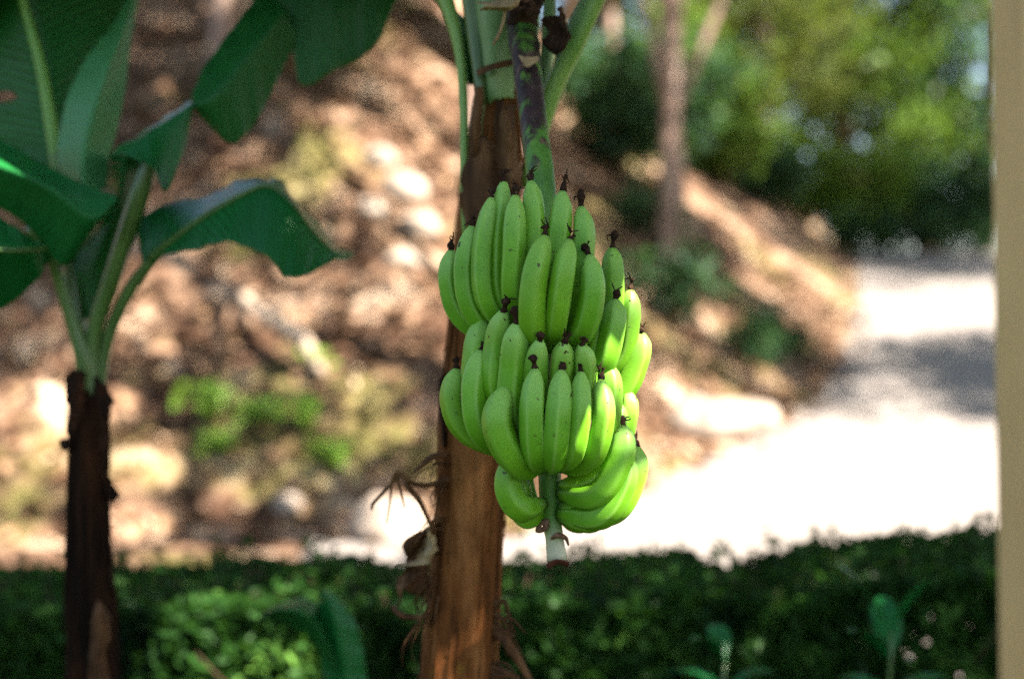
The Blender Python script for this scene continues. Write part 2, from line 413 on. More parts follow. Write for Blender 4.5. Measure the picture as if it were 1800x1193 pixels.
# ---------------------------------------------------------------- leaf-card foliage
def leaf_cards(mb, centers, size, up_bias=0.3, droop=None, jitter=0.4, aspect=0.5, vary=None):
    """one folded, pointed leaf per centre: 6 vertices, 4 faces"""
    C = np.asarray(centers, float); n = len(C)
    d = rng.normal(size=(n, 3)); d[:, 2] += (droop if droop is not None else 0); d /= np.linalg.norm(d, axis=1)[:, None]
    u = rng.normal(size=(n, 3)); u[:, 2] += up_bias * 3
    s = np.cross(d, u); s /= np.linalg.norm(s, axis=1)[:, None] + 1e-9
    nn = np.cross(s, d)
    L = size * (1 + jitter * (rng.random(n) * 2 - 1)); Wd = L * aspect
    L = L[:, None]; Wd = Wd[:, None]
    a = C - d * L * 0.5; b_ = C + d * L * 0.5 - nn * L * 0.10
    m0 = C - d * L * 0.12 + nn * L * 0.04; m1 = C + d * L * 0.18 + nn * L * 0.02
    r0 = m0 + s * Wd * 0.5 + nn * Wd * 0.12; l0 = m0 - s * Wd * 0.5 + nn * Wd * 0.12
    r1 = m1 + s * Wd * 0.36 + nn * Wd * 0.08; l1 = m1 - s * Wd * 0.36 + nn * Wd * 0.08
    V = np.stack([a, r0, r1, b_, l1, l0, ], axis=1).reshape(-1, 3)
    vv = rng.random(n) if vary is None else np.asarray(vary)
    base = len(mb.v)
    mb.v += [tuple(x) for x in V.tolist()]
    for i in range(n):
        o = base + i * 6
        mb.f += [(o, o + 1, o + 2, o + 3), (o, o + 3, o + 4, o + 5)]
    Lst = mb.a.setdefault('vary', []); Lst += [0.0] * (base - len(Lst)); Lst += np.repeat(vv, 6).tolist()

def gauss_clump(c, n, sig):
    return np.asarray(c) + rng.normal(size=(n, 3)) * np.asarray(sig)

# ---------------------------------------------------------------- trees
def limb_path(p, d, L, n=6, bend=0.25, up=0.15):
    p = Vector(p); d = Vector(d).normalized(); out = [p.copy()]
    for _ in range(n - 1):
        d = (d + Vector(rng.normal(size=3)) * bend + Vector((0, 0, up))).normalized()
        p = p + d * (L / (n - 1)); out.append(p.copy())
    return out
def tree_meshes(name, H, r, crown_z, crown_r, n_limbs, n_clump, per, leaf, sig, barkm, leafm, lean=(0, 0), fork=None, drop=None, wob=0.12, keep=None):
    tb, lb = MB(), MB()
    path = [Vector((lean[0] * t + wob * math.sin(t * 5 + H) * t, lean[1] * t + wob * math.cos(t * 4 + r * 9) * t, H * t)) for t in np.linspace(0, 1, 12)]
    path[0].z -= 0.4
    tube(tb, path, lambda t: r * (1.25 - 0.25 * min(1, t * 8)) * (1 - 0.72 * t), 10, shape=lambda th, t: 1 + 0.08 * math.sin(3 * th + 9 * t))
    tips = []
    starts = []
    for k in range(n_limbs):
        t = interp(k / max(1, n_limbs - 1), [0, 1], [crown_z / H * 0.85, 0.98])
        i = min(int(t * 11), 10); p = path[i].lerp(path[i + 1], t * 11 - i)
        a = k * 2.4 + rng.random() * 0.8
        d = Vector((math.cos(a), math.sin(a), 0.35 + 0.6 * (k / n_limbs)))
        L = crown_r * (0.65 + 0.5 * rng.random()) * (1.0 - 0.35 * k / n_limbs)
        lp = limb_path(p, d, L, 7, 0.22, 0.04)
        tube(tb, lp, lambda tt, q=r * (1 - 0.72 * t) * 0.6: max(0.008, q * (1 - 0.85 * tt)), 6)
        for j in range(3, 7):
            tips.append(lp[j])
            if rng.random() < 0.8:
                tw = limb_path(lp[j], (lp[j] - lp[j - 1]).normalized() + Vector(rng.normal(size=3)) * 0.9, crown_r * 0.33, 4, 0.3, 0.02)
                tube(tb, tw, lambda tt, q=r * 0.09: max(0.005, q * (1 - 0.8 * tt)), 5)
                tips += tw[2:]
    if fork:
        f0 = path[int(fork[0] * 11)]
        lp = catmull([f0, f0 + Vector(fork[1]) * 0.5, f0 + Vector(fork[1])], 8)
        tube(tb, lp, lambda tt: r * 0.62 * (1 - 0.45 * tt), 8); tips.append(Vector(lp[-1]))
    for k in range(n_clump):
        c = tips[int(rng.random() * len(tips))] + Vector(rng.normal(size=3)) * crown_r * 0.10
        sz = (0.6 + 0.8 * rng.random())
        base_v = rng.random() ** 2.6 * 0.85  # few bright clumps among dark ones: sun and gaps put into leaf colour
        n = max(4, int(per * sz))
        cc = gauss_clump(c, n, np.array(sig) * sz)
        if keep is not None:
            cc = cc[keep(cc)]; n = len(cc)
            if n == 0: continue
        leaf_cards(lb, cc, leaf, 0.35, drop, vary=np.clip(base_v + rng.random(n) * 0.25, 0, 1))
    return tb.mesh(name + '_trunk', barkm), lb.mesh(name + '_crown', leafm, smooth=False)

def place_tree(name, meshes, x, y, label, cat='tree', group=None, rz=0.0, s=1.0, z=None, parts=('trunk', 'crown')):
    o = empty(name, (x, y, (ground_z(x, y) if z is None else z)), rz); o.scale = (s, s, s)
    for pn, me in zip(parts, meshes):
        c = bpy.data.objects.new(pn, me); COL.objects.link(c); c.parent = o
    tag(o, label, cat, group)
    return o

T_shade = tree_meshes('shade', 12.0, 0.20, 7.4, 4.6, 14, 200, 90, 0.19, (0.42, 0.42, 0.26), M['bark_dark'], M['tree_leaf'])
SH_LOC, SH_RZ, SH_S = (3.7, 1.9), 1.0, 0.72  # tree added out of view to shade the hedge and bunch
SUN_GAPS = [(P(1100, 720, 2.25), 0.14), (P(985, 960, 2.29), 0.06), (P(35, 325, 2.98), 0.06), (P(430, 1070, 4.35), 0.14), (P(540, 1100, 4.35), 0.13), (P(450, 1160, 4.35), 0.14), (P(360, 1150, 4.35), 0.10),
            (P(170, 1120, 3.12), 0.05), (P(660, 1090, 4.4), 0.06)]
def sun_gap(cc):
    """leaves of the near shade tree that stay: the crown is cut open so sun lands on chosen spots"""
    c, s_ = math.cos(SH_RZ), math.sin(SH_RZ); q = np.asarray(cc) * SH_S
    wv = np.stack([q[:, 0] * c - q[:, 1] * s_ + SH_LOC[0], q[:, 0] * s_ + q[:, 1] * c + SH_LOC[1], q[:, 2] + ground_z(*SH_LOC)], 1)
    k = np.ones(len(wv), bool); d_ = np.array(SUN)
    for p, r in SUN_GAPS:
        v = wv - np.array(p); a_ = v @ d_; dist = np.linalg.norm(v - a_[:, None] * d_, axis=1); k &= ~((a_ > 0) & (dist < r + 0.07))
    return k
def gap_keeper(loc, rz, sc, gaps):  # leaves out every leaf that would shade the chosen bright spots
    beams = []
    for px, row, r in gaps:
        x, y = at_row(px, row, 8.0); beams.append(((x, y, ground_z(x, y)), r))
    def keep(cc):
        c, s_ = math.cos(rz), math.sin(rz); q = np.asarray(cc) * sc
        wv = np.stack([q[:, 0] * c - q[:, 1] * s_ + loc[0], q[:, 0] * s_ + q[:, 1] * c + loc[1], q[:, 2] + ground_z(*loc)], 1)
        k = np.ones(len(wv), bool); d_ = np.array(SUN)
        for p, r in beams:
            v = wv - np.array(p); a_ = v @ d_; k &= ~((a_ > 0) & (np.linalg.norm(v - a_[:, None] * d_, axis=1) < r))
        return k
    return keep
BRIGHT = [(50, 700, .34), (60, 800, .30), (90, 980, .40), (20, 960, .4), (200, 720, .22), (245, 830, .30), (225, 930, .3), (690, 945, .34), (560, 985, .5), (330, 985, .5),
          (690, 340, .42), (720, 420, .34), (640, 260, .30), (700, 470, .22), (430, 560, .16), (480, 600, .18), (540, 660, .20), (300, 600, .18), (330, 590, .14), (560, 230, .3), (600, 200, .26), (400, 240, .14), (285, 155, .18),
          (520, 890, .10), (400, 880, .2), (620, 670, .12), (700, 650, .12), (690, 770, .16), (520, 480, .14), (1000, 900, .8), (1150, 880, .9), (1300, 840, .9), (1500, 800, .9), (1650, 780, .9), (900, 960, .6), (1200, 940, .7), (1350, 430, .55), (1400, 520, .5), (1320, 500, .5), (1440, 600, .4), (1290, 410, .4), (1260, 560, .4), (1210, 700, .4), (1340, 660, .4), (1290, 740, .4), (1350, 780, .6), (1600, 860, .9)]
TA = ((4.7, 6.0), 1.75, 0.80); TB = ((-0.18, 12.3), 4.4, 0.78); TC = ((-0.42, 14.2), 0.9, 0.75); TD = ((0.15, 17.2), 2.1, 1.0)
T_a, T_b, T_c, T_d = [tree_meshes('slope_' + q, 11.0, 0.16, 6.7, 4.2, 14, 120, 110, 0.17, (0.38, 0.38, 0.22), M['bark'], M['tree_leaf'], lean=ln, keep=gap_keeper(*t, BRIGHT))
                 for q, t, ln in (('a', TA, (1.6, 0.6)), ('b', TB, (0.4, 0.2)), ('c', TC, (0.4, 0.2)), ('d', TD, (0.4, 0.2)))]
T_e = tree_meshes('shade_road', 12.0, 0.20, 7.4, 4.6, 14, 200, 90, 0.19, (0.42, 0.42, 0.26), M['bark_dark'], M['tree_leaf'], keep=gap_keeper((9.6, 15.2), 0.9, 1.0, BRIGHT))
T_near = tree_meshes('near_shade', 10.0, 0.20, 5.0, 4.6, 13, 270, 85, 0.19, (0.42, 0.42, 0.26), M['bark_dark'], M['tree_leaf'], keep=sun_gap)
T_slope = tree_meshes('slope', 11.0, 0.17, 6.7, 4.2, 14, 88, 110, 0.17, (0.38, 0.38, 0.22), M['bark'], M['tree_leaf_yellow'], lean=(0.5, 0.2))
T_fork = tree_meshes('fork', 9.5, 0.125, 5.5, 3.8, 12, 80, 95, 0.17, (0.38, 0.38, 0.24), M['bark'], M['tree_leaf'], lean=(-0.5, 0), fork=(0.19, (1.9, 0.1, 4.4)), wob=0.2)
T_far_a = tree_meshes('far_a', 11.0, 0.22, 2.2, 3.6, 18, 150, 34, 0.30, (0.40, 0.40, 0.30), M['bark_dark'], M['tree_leaf'])
T_far_b = tree_meshes('far_b', 12.0, 0.20, 2.6, 3.8, 18, 150, 34, 0.30, (0.28, 0.28, 0.60), M['bark_dark'], M['tree_leaf_dark'], drop=-1.5)
T_far_c = tree_meshes('far_c', 9.0, 0.16, 2.0, 3.2, 16, 120, 32, 0.28, (0.36, 0.36, 0.30), M['bark'], M['tree_leaf_yellow'])

# shrubs / bushes
def bush_meshes(name, h, rad, n_stem, n_clump, per, leaf, sig, leafm, barkm=None, drop=None):
    tb, lb = MB(), MB(); tips = []
    for k in range(n_stem):
        a = rng.random() * 6.28
        lp = limb_path((0.05 * math.cos(a), 0.05 * math.sin(a), -0.05), (math.cos(a) * rad / h * 0.8, math.sin(a) * rad / h * 0.8, 1), h * (0.6 + 0.4 * rng.random()), 6, 0.18, 0.05)
        tube(tb, lp, lambda t: h * 0.014 * (1 - 0.7 * t) + 0.002, 5); tips += lp[2:]
    for k in range(n_clump):
        c = tips[int(rng.random() * len(tips))]; n = max(3, int(per * (0.6 + 0.8 * rng.random()))); bv = rng.random() * 0.6
        leaf_cards(lb, gauss_clump(c, n, sig), leaf, 0.5, drop, vary=np.clip(bv + rng.random(n) * 0.4, 0, 1))
    return tb.mesh(name + '_stems', barkm or M['bark_dark']), lb.mesh(name + '_leaves', leafm, smooth=False)

# ---- trees on the slope (their crowns throw the dappled shade)
x, y = at_row(1196, 420); print('FORK', x, y); place_tree('tree', T_fork, x, y, 'pinkish forked tree trunk at right of the fruit bunch, at the top of the bank', 'tree', rz=0.2)
place_tree('tree', T_slope, -3.3, 16.2, 'pale trunked tree high on the slope, above the left banana leaves', 'tree', rz=0.4)
place_tree('tree', T_d, 0.15, 17.2, 'pale tree on the slope hidden behind the fruit stalk', 'tree', rz=2.1)
place_tree('tree', T_c, *TC[0], 'leafy tree a third of the way up the slope, hidden behind the trunk top, added to shade the upper slope', 'tree', rz=TC[1], s=TC[2])
place_tree('tree', T_slope, -2.1, 19.0, 'slender pale tree at the top of the slope, between left leaves and fruit stalk', 'tree', rz=3.9, s=0.95)
place_tree('tree', T_fork, 2.0, 18.6, 'forked tree on the upper bank beside the fruit stalk', 'tree', rz=1.9)
place_tree('tree', T_e, 9.6, 15.2, 'leafy tree beside the road whose shade bands the concrete', 'tree', rz=0.9)
place_tree('tree', T_near, *SH_LOC, 'unseen leafy tree right of the post, added to shade the hedge', 'tree', rz=SH_RZ, s=SH_S)
place_tree('tree', T_a, *TA[0], 'unseen leafy tree leaning over the near road, right of the post, added to dapple the slope', 'tree', rz=TA[1], s=TA[2])
place_tree('tree', T_b, *TB[0], 'leafy tree at the foot of the slope hidden behind the fruiting trunk, added to dapple the slope', 'tree', rz=TB[1], s=TB[2])
place_tree('tree', T_shade, 16.2, 28.0, 'leafy tree right of the road head, behind another shading tree', 'tree', rz=1.3)
place_tree('tree', T_shade, 12.8, 26.0, 'leafy tree beside the road head whose shade crosses the road', 'tree', rz=2.9)
place_tree('tree', T_shade, 13.2, 13.6, 'leafy tree nearest the camera on the far side of the road', 'tree', rz=4.4, s=0.8)
# ---- forest behind the road's end
far = [
 (T_far_a, 8.6, 37.0, 0.3, 1.0, 'leafy green tree at the head of the road, nearest the post'),
 (T_far_b, 6.9, 39.0, 1.2, 0.9, 'dark drooping tree behind the head of the road'),
 (T_far_c, 5.9, 33.5, 2.2, 0.9, 'yellowish tree on the bank left of the road head'),
 (T_far_b, 10.6, 41.0, 3.1, 1.0, 'dark drooping tree behind the post'),
 (T_far_a, 4.2, 35.5, 4.0, 1.0, 'green tree above the bank, right of the forked pinkish trunk'),
 (T_far_c, 2.3, 33.0, 5.0, 1.0, 'yellowish tree behind the forked pinkish trunk'),
 (T_far_b, 1.2, 29.5, 0.8, 0.75, 'dark bluish tree on the slope just right of the fruit stalk'),
 (T_far_c, -1.4, 31.0, 1.7, 0.9, 'yellowish tree at the top of the slope left of the fruit stalk'),
 (T_far_c, -4.4, 30.0, 2.9, 0.9, 'yellowish tree at the top of the slope above the left banana leaves'),
 (T_far_a, 8.0, 47.0, 5.6, 1.2, 'tall green tree farther back in the forest above the road'),
 (T_far_a, 13.5, 46.0, 2.6, 1.2, 'tall green tree farther back, behind the post'),
 (T_far_b, 3.0, 46.0, 3.6, 1.2, 'tall dark tree farther back in the forest above the bank'),
 (T_far_b, 12.6, 37.5, 0.5, 0.95, 'dark drooping tree hidden behind the post, right of the road head'),
 (T_far_a, -2.0, 43.0, 4.6, 1.1, 'tall green tree far back over the slope'),
]
for me, x, y, rz, s, lab in far: place_tree('tree', me, x, y, lab, 'tree', 'forest trees behind the road and slope', rz=rz, s=s)

B_a = bush_meshes('bush', 2.6, 1.4, 14, 60, 22, 0.26, (0.28, 0.28, 0.25), M['tree_leaf'])
B_b = bush_meshes('bush_dark', 2.2, 1.3, 14, 55, 22, 0.26, (0.26, 0.26, 0.24), M['tree_leaf_dark'])
B_c = bush_meshes('bush_low', 1.0, 0.7, 10, 26, 16, 0.14, (0.14, 0.14, 0.11), M['tree_leaf_dark'])
bushes = [
 (B_a, 8.3, 33.8, 1.0, 'green bush at the head of the road beside the post'),
 (B_b, 9.9, 34.2, 1.0, 'dark bush at the head of the road partly behind the post'),
 (B_b, 11.4, 34.4, 1.1, 'dark bush right of the road head, behind the post edge'),
 (B_a, 6.9, 33.4, 0.9, 'green bush at the left corner of the road head'),
 (B_b, 5.6, 30.5, 0.8, 'dark bush on the bank left of the road head'),
 (B_a, 4.0, 27.5, 0.9, 'green bush on the bank right of the pinkish trunk'),
 (B_b, 2.6, 25.5, 1.0, 'dark bush at the foot of the forked pinkish trunk'),
 (B_b, 1.5, 21.5, 0.9, 'dark bluish bush just right of the fruit stalk'),
 (B_a, 3.3, 31.0, 1.1, 'green bush under the yellowish trees above the bank'),
]
for me, x, y, s, lab in bushes: place_tree('bush', me, x, y, lab, 'bush', 'bushes along the bank and road head', rz=x, s=s, parts=('stem', 'foliage'))
low = [(1075, 215, 1.5, 'dark bush high on the bank just right of the fruit stalk'),
       (1130, 290, 1.0, 'dark bush on the bank between fruit stalk and forked trunk'),
       (1010, 170, 1.4, 'dark bush on the slope touching the fruit stalk'),
       (1165, 560, 1.0, 'low dark bush on the bank directly right of the top banana hand'),
       (1330, 640, 0.8, 'low pale bush at the road edge right of the bananas'),
       (1385, 628, 0.55, 'small bright bush right at the road edge'),
       (1130, 420, 0.9, 'low dark bush on the bank right of the fruit stalk')]
for px, row, s, lab in ((1100, 130, 1.15, 'big dark bush high on the slope between fruit stalk and forked trunk'), (1320, 230, 1.0, 'big dark bush just right of the forked pinkish trunk'), (1180, 60, 1.0, 'big dark bush behind the forked pinkish trunk, highest on the slope')):
    x, y = at_row(px, row); place_tree('bush', B_b, x, y, lab, 'bush', 'bushes along the bank and road head', rz=px, s=s, parts=('stem', 'foliage'))
for x, y, s, lab in ((7.75, 33.0, 1.3, 'low bush at the road head, leftmost under the green tree'), (8.8, 33.1, 1.2, 'low bush across the road head, left of centre'), (9.8, 33.0, 1.3, 'low bush across the road head, right of centre'), (10.9, 33.2, 1.3, 'low bush at the road head, behind the post edge')):
    place_tree('bush', B_c, x, y, lab, 'bush', 'bushes along the bank and road head', rz=x * 3, s=s, parts=('stem', 'foliage'))
for px, row, s, lab in low:
    x, y = at_row(px, row); place_tree('bush', B_c, x, y, lab, 'bush', 'bushes along the bank and road head', rz=px, s=s, parts=('stem', 'foliage'))

W_m = bush_meshes('weed', 0.52, 0.24, 6, 10, 4, 0.18, (0.06, 0.06, 0.06), M['weed_leaf'])
weeds = [(350, 745, 1.0, 'bright green weed nearest the left banana trunk'), (372, 815, 0.7, 'yellowish green weed lowest on the slope, below the brightest one'), (440, 760, 0.8, 'green weed in the middle of the row on the brown slope'),
         (520, 760, 0.8, 'pale green weed at the right end of the row on the slope'), (565, 660, 0.6, 'small green weed highest on the slope, beside the bleached branch'), (585, 830, 0.7, 'olive weed low on the slope near the fruiting trunk')]
for px, row, s, lab in weeds:
    x, y = at_row(px, row); place_tree('weed', W_m, x, y, lab, 'weed', 'weeds on the brown slope', rz=px * 0.37, s=s, parts=('stem', 'foliage'))

# ---- pale stones added to stand for sunlit patches, and the bleached branch
def stone(px, row, sx, sy, sz, lab, seed):
    x, y = at_row(px, row); z = ground_z(x, y)
    mb = MB(); nu, nv = 18, 11; V = []; F = []
    for j in range(nv):
        for i in range(nu):
            th = 2 * math.pi * i / nu; ph = math.pi * (j + 0.001) / (nv - 1 + 0.002)
            d = Vector((math.sin(ph) * math.cos(th), math.sin(ph) * math.sin(th), math.cos(ph)))
            k = 1 + 0.34 * fbm(d + Vector((seed * 3.1, 0, 0)), 3, 1.3)
            V.append((d.x * sx * k + x, d.y * sy * k + y, d.z * sz * k + z + sz * 0.15))
    for j in range(nv - 1):
        for i in range(nu): F.append((j * nu + i, j * nu + (i + 1) % nu, (j + 1) * nu + (i + 1) % nu, (j + 1) * nu + i))
    mb.add(V, F); o = mb.build('stone', M['stone'], origin=(x, y, z)); tag(o, lab, 'stone', 'pale stones added for sunlit patches on the slope')
for k, a in enumerate([
    (690, 950, 0.35, 0.25, 0.28, 'white stone added for a sunlit patch at the foot of the slope beside the fruiting trunk'),
    (665, 285, 0.20, 0.16, 0.15, 'pale stone added for a sunlit patch, uppermost in the cluster left of the fruit stalk'),
    (705, 345, 0.26, 0.20, 0.20, 'pale stone added for a sunlit patch, largest in the cluster left of the fruit stalk'),
    (655, 375, 0.18, 0.15, 0.13, 'pale stone added for a sunlit patch, leftmost in the cluster left of the fruit stalk'),
    (735, 405, 0.22, 0.17, 0.15, 'pale stone added for a sunlit patch, in the cluster, nearest the fruiting trunk'),
    (700, 465, 0.20, 0.16, 0.12, 'pale stone added for a sunlit patch, lowest in the cluster left of the fruit stalk'),
    (505, 895, 0.12, 0.1, 0.10, 'little round pale stone added for a bright spot low on the slope'),
    (1245, 760, 0.42, 0.3, 0.30, 'pale stone added for a sunlit patch at the road edge right of the bananas'),
    (1320, 745, 0.30, 0.25, 0.2, 'smaller pale stone added for a sunlit patch on the road edge right of another'),
    ]): stone(*a, k)
a = Vector((*at_row(425, 548), 0)); b_ = Vector((*at_row(565, 680), 0))
a.z = ground_z(a.x, a.y) + 0.1; b_.z = ground_z(b_.x, b_.y) + 0.1
mb = MB()
br = catmull([a, a.lerp(b_, .35) + Vector((-.06, -.04, .08)), a.lerp(b_, .7) + Vector((.05, -.05, .10)), b_], 14)
tube(mb, br, lambda t: 0.06 * (0.8 + 0.4 * math.sin(t * 3)), 9, shape=lambda th, t: 1 + 0.12 * math.sin(2 * th + 11 * t))
tube(mb, catmull([br[5], Vector(br[5]) + Vector((.12, -.08, .12)), Vector(br[5]) + Vector((.32, -.1, .16))], 6), lambda t: 0.035 * (1 - .6 * t), 6)
tag(mb.build('fallen_branch', M['wood'], origin=a), 'bleached fallen branch lying slantwise on the slope', 'branch')

# ---- leaf litter on the slope
n = 12000; X = rng.uniform(-7.5, 6.5, n); Y = rng.uniform(10.6, 24, n)
d, _ = edge_dist(X, Y); keep = (d > -0.35) & ((d > 0.1) | (rng.random(n) < 0.25)); X, Y = X[keep], Y[keep]; Z = height(X, Y) + 0.03
mb = MB(); leaf_cards(mb, np.stack([X, Y, Z], 1), 0.16, 1.2, None, 0.6, 0.5)
lt = mb.build('leaf_litter', M['litter'], smooth=False); tag(lt, 'dry brown fallen leaves scattered over the slope', 'leaf litter', kind='stuff')

# ---------------------------------------------------------------- hedge
hd = empty('hedge', (0, 4.9, 0)); tag(hd, 'long dark green clipped hedge running across in front of the road', 'hedge')
def hedge_top(px):
    return interp(px, [-200, 0, 180, 300, 420, 560, 690, 760, 900, 1010, 1150, 1250, 1295, 1330, 1400, 1460, 1560, 1650, 1740, 2000],
                  [1004, 1002, 1004, 996, 992, 985, 1000, 1000, 990, 990, 972, 975, 1004, 1000, 980, 958, 952, 946, 938, 935])
lb, sb = MB(), MB(); C = []; VY = []
YF, YB = 4.35, 5.25
for k in range(44000):
    px = rng.uniform(-150, 1950); Yq = rng.uniform(YF, YB)
    xq = (px - 900) / 2500 * 4.7; top = CAM_Z - (hedge_top(px) - 596.5) / 2500 * 5.15 + 0.02 * fbm((xq * 6, Yq * 6, 0), 3)
    r_ = rng.random()
    if r_ < 0.36: z = top - abs(rng.normal()) * 0.035
    elif r_ < 0.74: z = rng.uniform(0.35, top); Yq = YF + abs(rng.normal()) * 0.05 + 0.03 * fbm((xq * 5, z * 5, 3), 3)
    else: z = rng.uniform(0.05, top)
    thin = 0.20 * max(0, min(1, (px - 1380) / 300))
    if rng.random() < thin * (0.5 + 0.9 * fbm((xq * 7, z * 5, 8), 2)) + (0.35 * thin): continue
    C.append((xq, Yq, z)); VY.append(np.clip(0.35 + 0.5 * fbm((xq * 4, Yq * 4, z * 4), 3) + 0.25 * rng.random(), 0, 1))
# sprigs that stick up out of the clipped top
for k in range(420):
    px = rng.uniform(-350, 2150); xq = (px - 900) / 2500 * 4.7; Yq = rng.uniform(YF, YB)
    top = CAM_Z - (hedge_top(px) - 596.5) / 2500 * 5.15; h = abs(rng.normal()) * 0.035 + 0.015
    lp = limb_path((xq, Yq, top - 0.06), (rng.normal() * .3, rng.normal() * .3, 1), h + 0.07, 4, 0.15, 0.1)
    tube(sb, lp, 0.0016, 4)
    for q in lp[1:]:
        for _ in range(2): C.append(tuple(q + Vector(rng.normal(size=3)) * 0.009)); VY.append(rng.random() * 0.8)
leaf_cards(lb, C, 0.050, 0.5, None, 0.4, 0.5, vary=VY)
C2 = []
for k in range(17000):                                   # dense inside, its leaves coloured darker in place of shade
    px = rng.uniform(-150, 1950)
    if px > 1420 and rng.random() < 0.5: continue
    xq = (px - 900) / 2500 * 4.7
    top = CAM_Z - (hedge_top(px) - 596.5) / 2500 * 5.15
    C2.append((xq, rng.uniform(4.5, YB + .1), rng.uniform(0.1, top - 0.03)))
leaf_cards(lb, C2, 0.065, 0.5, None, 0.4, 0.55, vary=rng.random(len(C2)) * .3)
for k in range(240):
    px = rng.uniform(-350, 2150); xq = (px - 900) / 2500 * 4.7
    lp = limb_path((xq, rng.uniform(4.5, 5.1), 0), (rng.normal() * .2, rng.normal() * .15, 1), 0.85, 6, 0.14, 0.06)
    tube(sb, lp, lambda t: 0.009 * (1 - 0.75 * t), 5)
lb.build('foliage', M['hedge_leaf'], hd, smooth=False); sb.build('stem', M['bark_dark'], hd)

# ---------------------------------------------------------------- big leaves
def loft_leaf(name, rows, material, parent, n=44, m=7, rib=None, rib_r=(0.012, 0.003), tears=(), ripple=0.006, rib_mat=None, thick=0.0012, rib_range=(0, 1), seed=0.0):
    """blade lofted through rows (left edge, midrib, right edge), each (px, py, Y): a real curved sheet"""
    A = np.array([[c for q in row for c in P(*q)] for row in rows])
    S = [catmull(A[:, 3 * k:3 * k + 3], 60) for k in range(3)]
    # resample the three curves at shared row parameters
    def row_param(k):
        seg = np.linalg.norm(np.diff(A[:, 3 * k:3 * k + 3], axis=0), axis=1) + 1e-9
        return np.concatenate([[0], np.cumsum(seg)]) / seg.sum()
    rp = [row_param(k) for k in range(3)]; idx = np.arange(len(rows))
    mb = MB(); V = []; U = []; VV = []; mid = []
    for i in range(n):
        s = i / (n - 1) * (len(rows) - 1); pts = []
        for k in range(3):
            t = np.interp(s, idx, rp[k]) * 59; j = min(int(t), 58); pts.append(Vector(S[k][j] * (1 - (t - j)) + S[k][j + 1] * (t - j)))
        Lp, Mp, Rp = pts; mid.append(Mp)
        nrm = (Rp - Lp).cross(Vector(S[1][min(58, int(i / (n - 1) * 58)) + 1] - S[1][min(58, int(i / (n - 1) * 58))]))
        nrm = nrm.normalized() if nrm.length > 1e-9 else Vector((0, -1, 0))
        for k in range(-m, m + 1):
            u = k / m; E = Rp if u > 0 else Lp
            p = Mp.lerp(E, abs(u))
            p = p + nrm * (ripple * abs(u) * (math.sin(i * 0.75 + seed + (2 if u > 0 else 0)) + 0.7 * math.sin(i * 1.9 + seed * 2 + u)))
            V.append(p); U.append(u); VV.append(i / (n - 1))
    c = 2 * m + 1; F = []
    tear = {(int(t * (n - 1)), sgn): dep for t, sgn, dep in tears}
    for i in range(n - 1):
        for k in range(c - 1):
            u = (k + 0.5 - m) / m; sg = 1 if u > 0 else -1
            if (i, sg) in tear and abs(u) > tear[(i, sg)]: continue
            F.append((i * c + k, i * c + k + 1, (i + 1) * c + k + 1, (i + 1) * c + k))
    mb.add(V, F, u=U, v=VV)
    o = mb.build(name, material, parent)
    sm = o.modifiers.new('thickness', 'SOLIDIFY'); sm.thickness = thick
    ss = o.modifiers.new('smooth', 'SUBSURF'); ss.levels = 1; ss.render_levels = 1
    if rib:
        rb = MB(); k0, k1 = int(rib_range[0] * (n - 1)), int(rib_range[1] * (n - 1))
        tube(rb, mid[k0:k1 + 1], lambda t: rib_r[0] * (1 - t) + rib_r[1] * t, 8)
        rb.build('midrib', rib_mat or M['midrib'], o)
    return o

def px_tube(name, pts, radii, material, parent, seg=10, n=26, shape=None, flat=None):
    """pts: (px, py, Y); radii in photo pixels at that distance"""
    A = [list(P(*p)) + [r * p[2] / 2500] for p, r in zip(pts, radii)]
    C_ = catmull(A, n); mb = MB(); tube(mb, C_[:, :3], list(C_[:, 3]), seg, shape=shape, flat=flat)
    return mb.build(name, material, parent)

def rough_trunk(name, pts, radii, material, parent, n=90, seg=36, amp=0.10, seed=0.0):
    A = [list(P(*p)) + [r * p[2] / 2500] for p, r in zip(pts, radii)]
    C_ = catmull(A, n); mb = MB()
    def sh(th, t):
        q = Vector((math.cos(th) * 1.5, math.sin(th) * 1.5, t * 3 + seed))
        rid = noise.noise(Vector((math.cos(th) * 5, math.sin(th) * 5, t * 2.2 + seed)))
        step = 0.05 * ((t * 7 + th / 6.28 * 1.0 + seed) % 1.0)
        return 1 + amp * fbm(q, 4) + amp * 0.55 * rid + step - 0.03
    tube(mb, C_[:, :3], list(C_[:, 3]), seg, shape=sh)
    fr = frames(C_[:, :3]); rs = np.random.default_rng(int(seed * 10) + 5)
    for _ in range(230):                                 # papery fibres and split sheath edges lying on the surface
        i0 = int(rs.random() * (n - 12)); ln = int(4 + rs.random() * 22); th = rs.random() * 6.283; dth = (rs.random() - .5) * .25
        wd = .0015 + .006 * rs.random() ** 2; lift = .002 + .020 * rs.random() ** 3; V = []; F = []
        idx = list(range(i0, min(n - 1, i0 + ln)))
        for q, i in enumerate(idx):
            p, T, Nn, B = fr[i]; t = q / max(1, len(idx) - 1); a = th + dth * t; r = C_[i, 3] * sh(a % 6.283, i / (n - 1)) + .001 + lift * (t if rs.random() < 2 else 0) ** 3 * (1 if _ % 2 else .3)
            d = Nn * math.cos(a) + B * math.sin(a); sd = T.cross(d); w_ = wd * math.sin(math.pi * (0.1 + 0.85 * t)) ** .6
            V += [p + d * r - sd * w_, p + d * (r + .0015), p + d * r + sd * w_]
        for q in range(len(idx) - 1):
            for k in range(2): F.append((q * 3 + k, q * 3 + k + 1, q * 3 + 4 + k, q * 3 + 3 + k))
        if F: mb.add(V, F)
    return mb.build(name, material, parent)

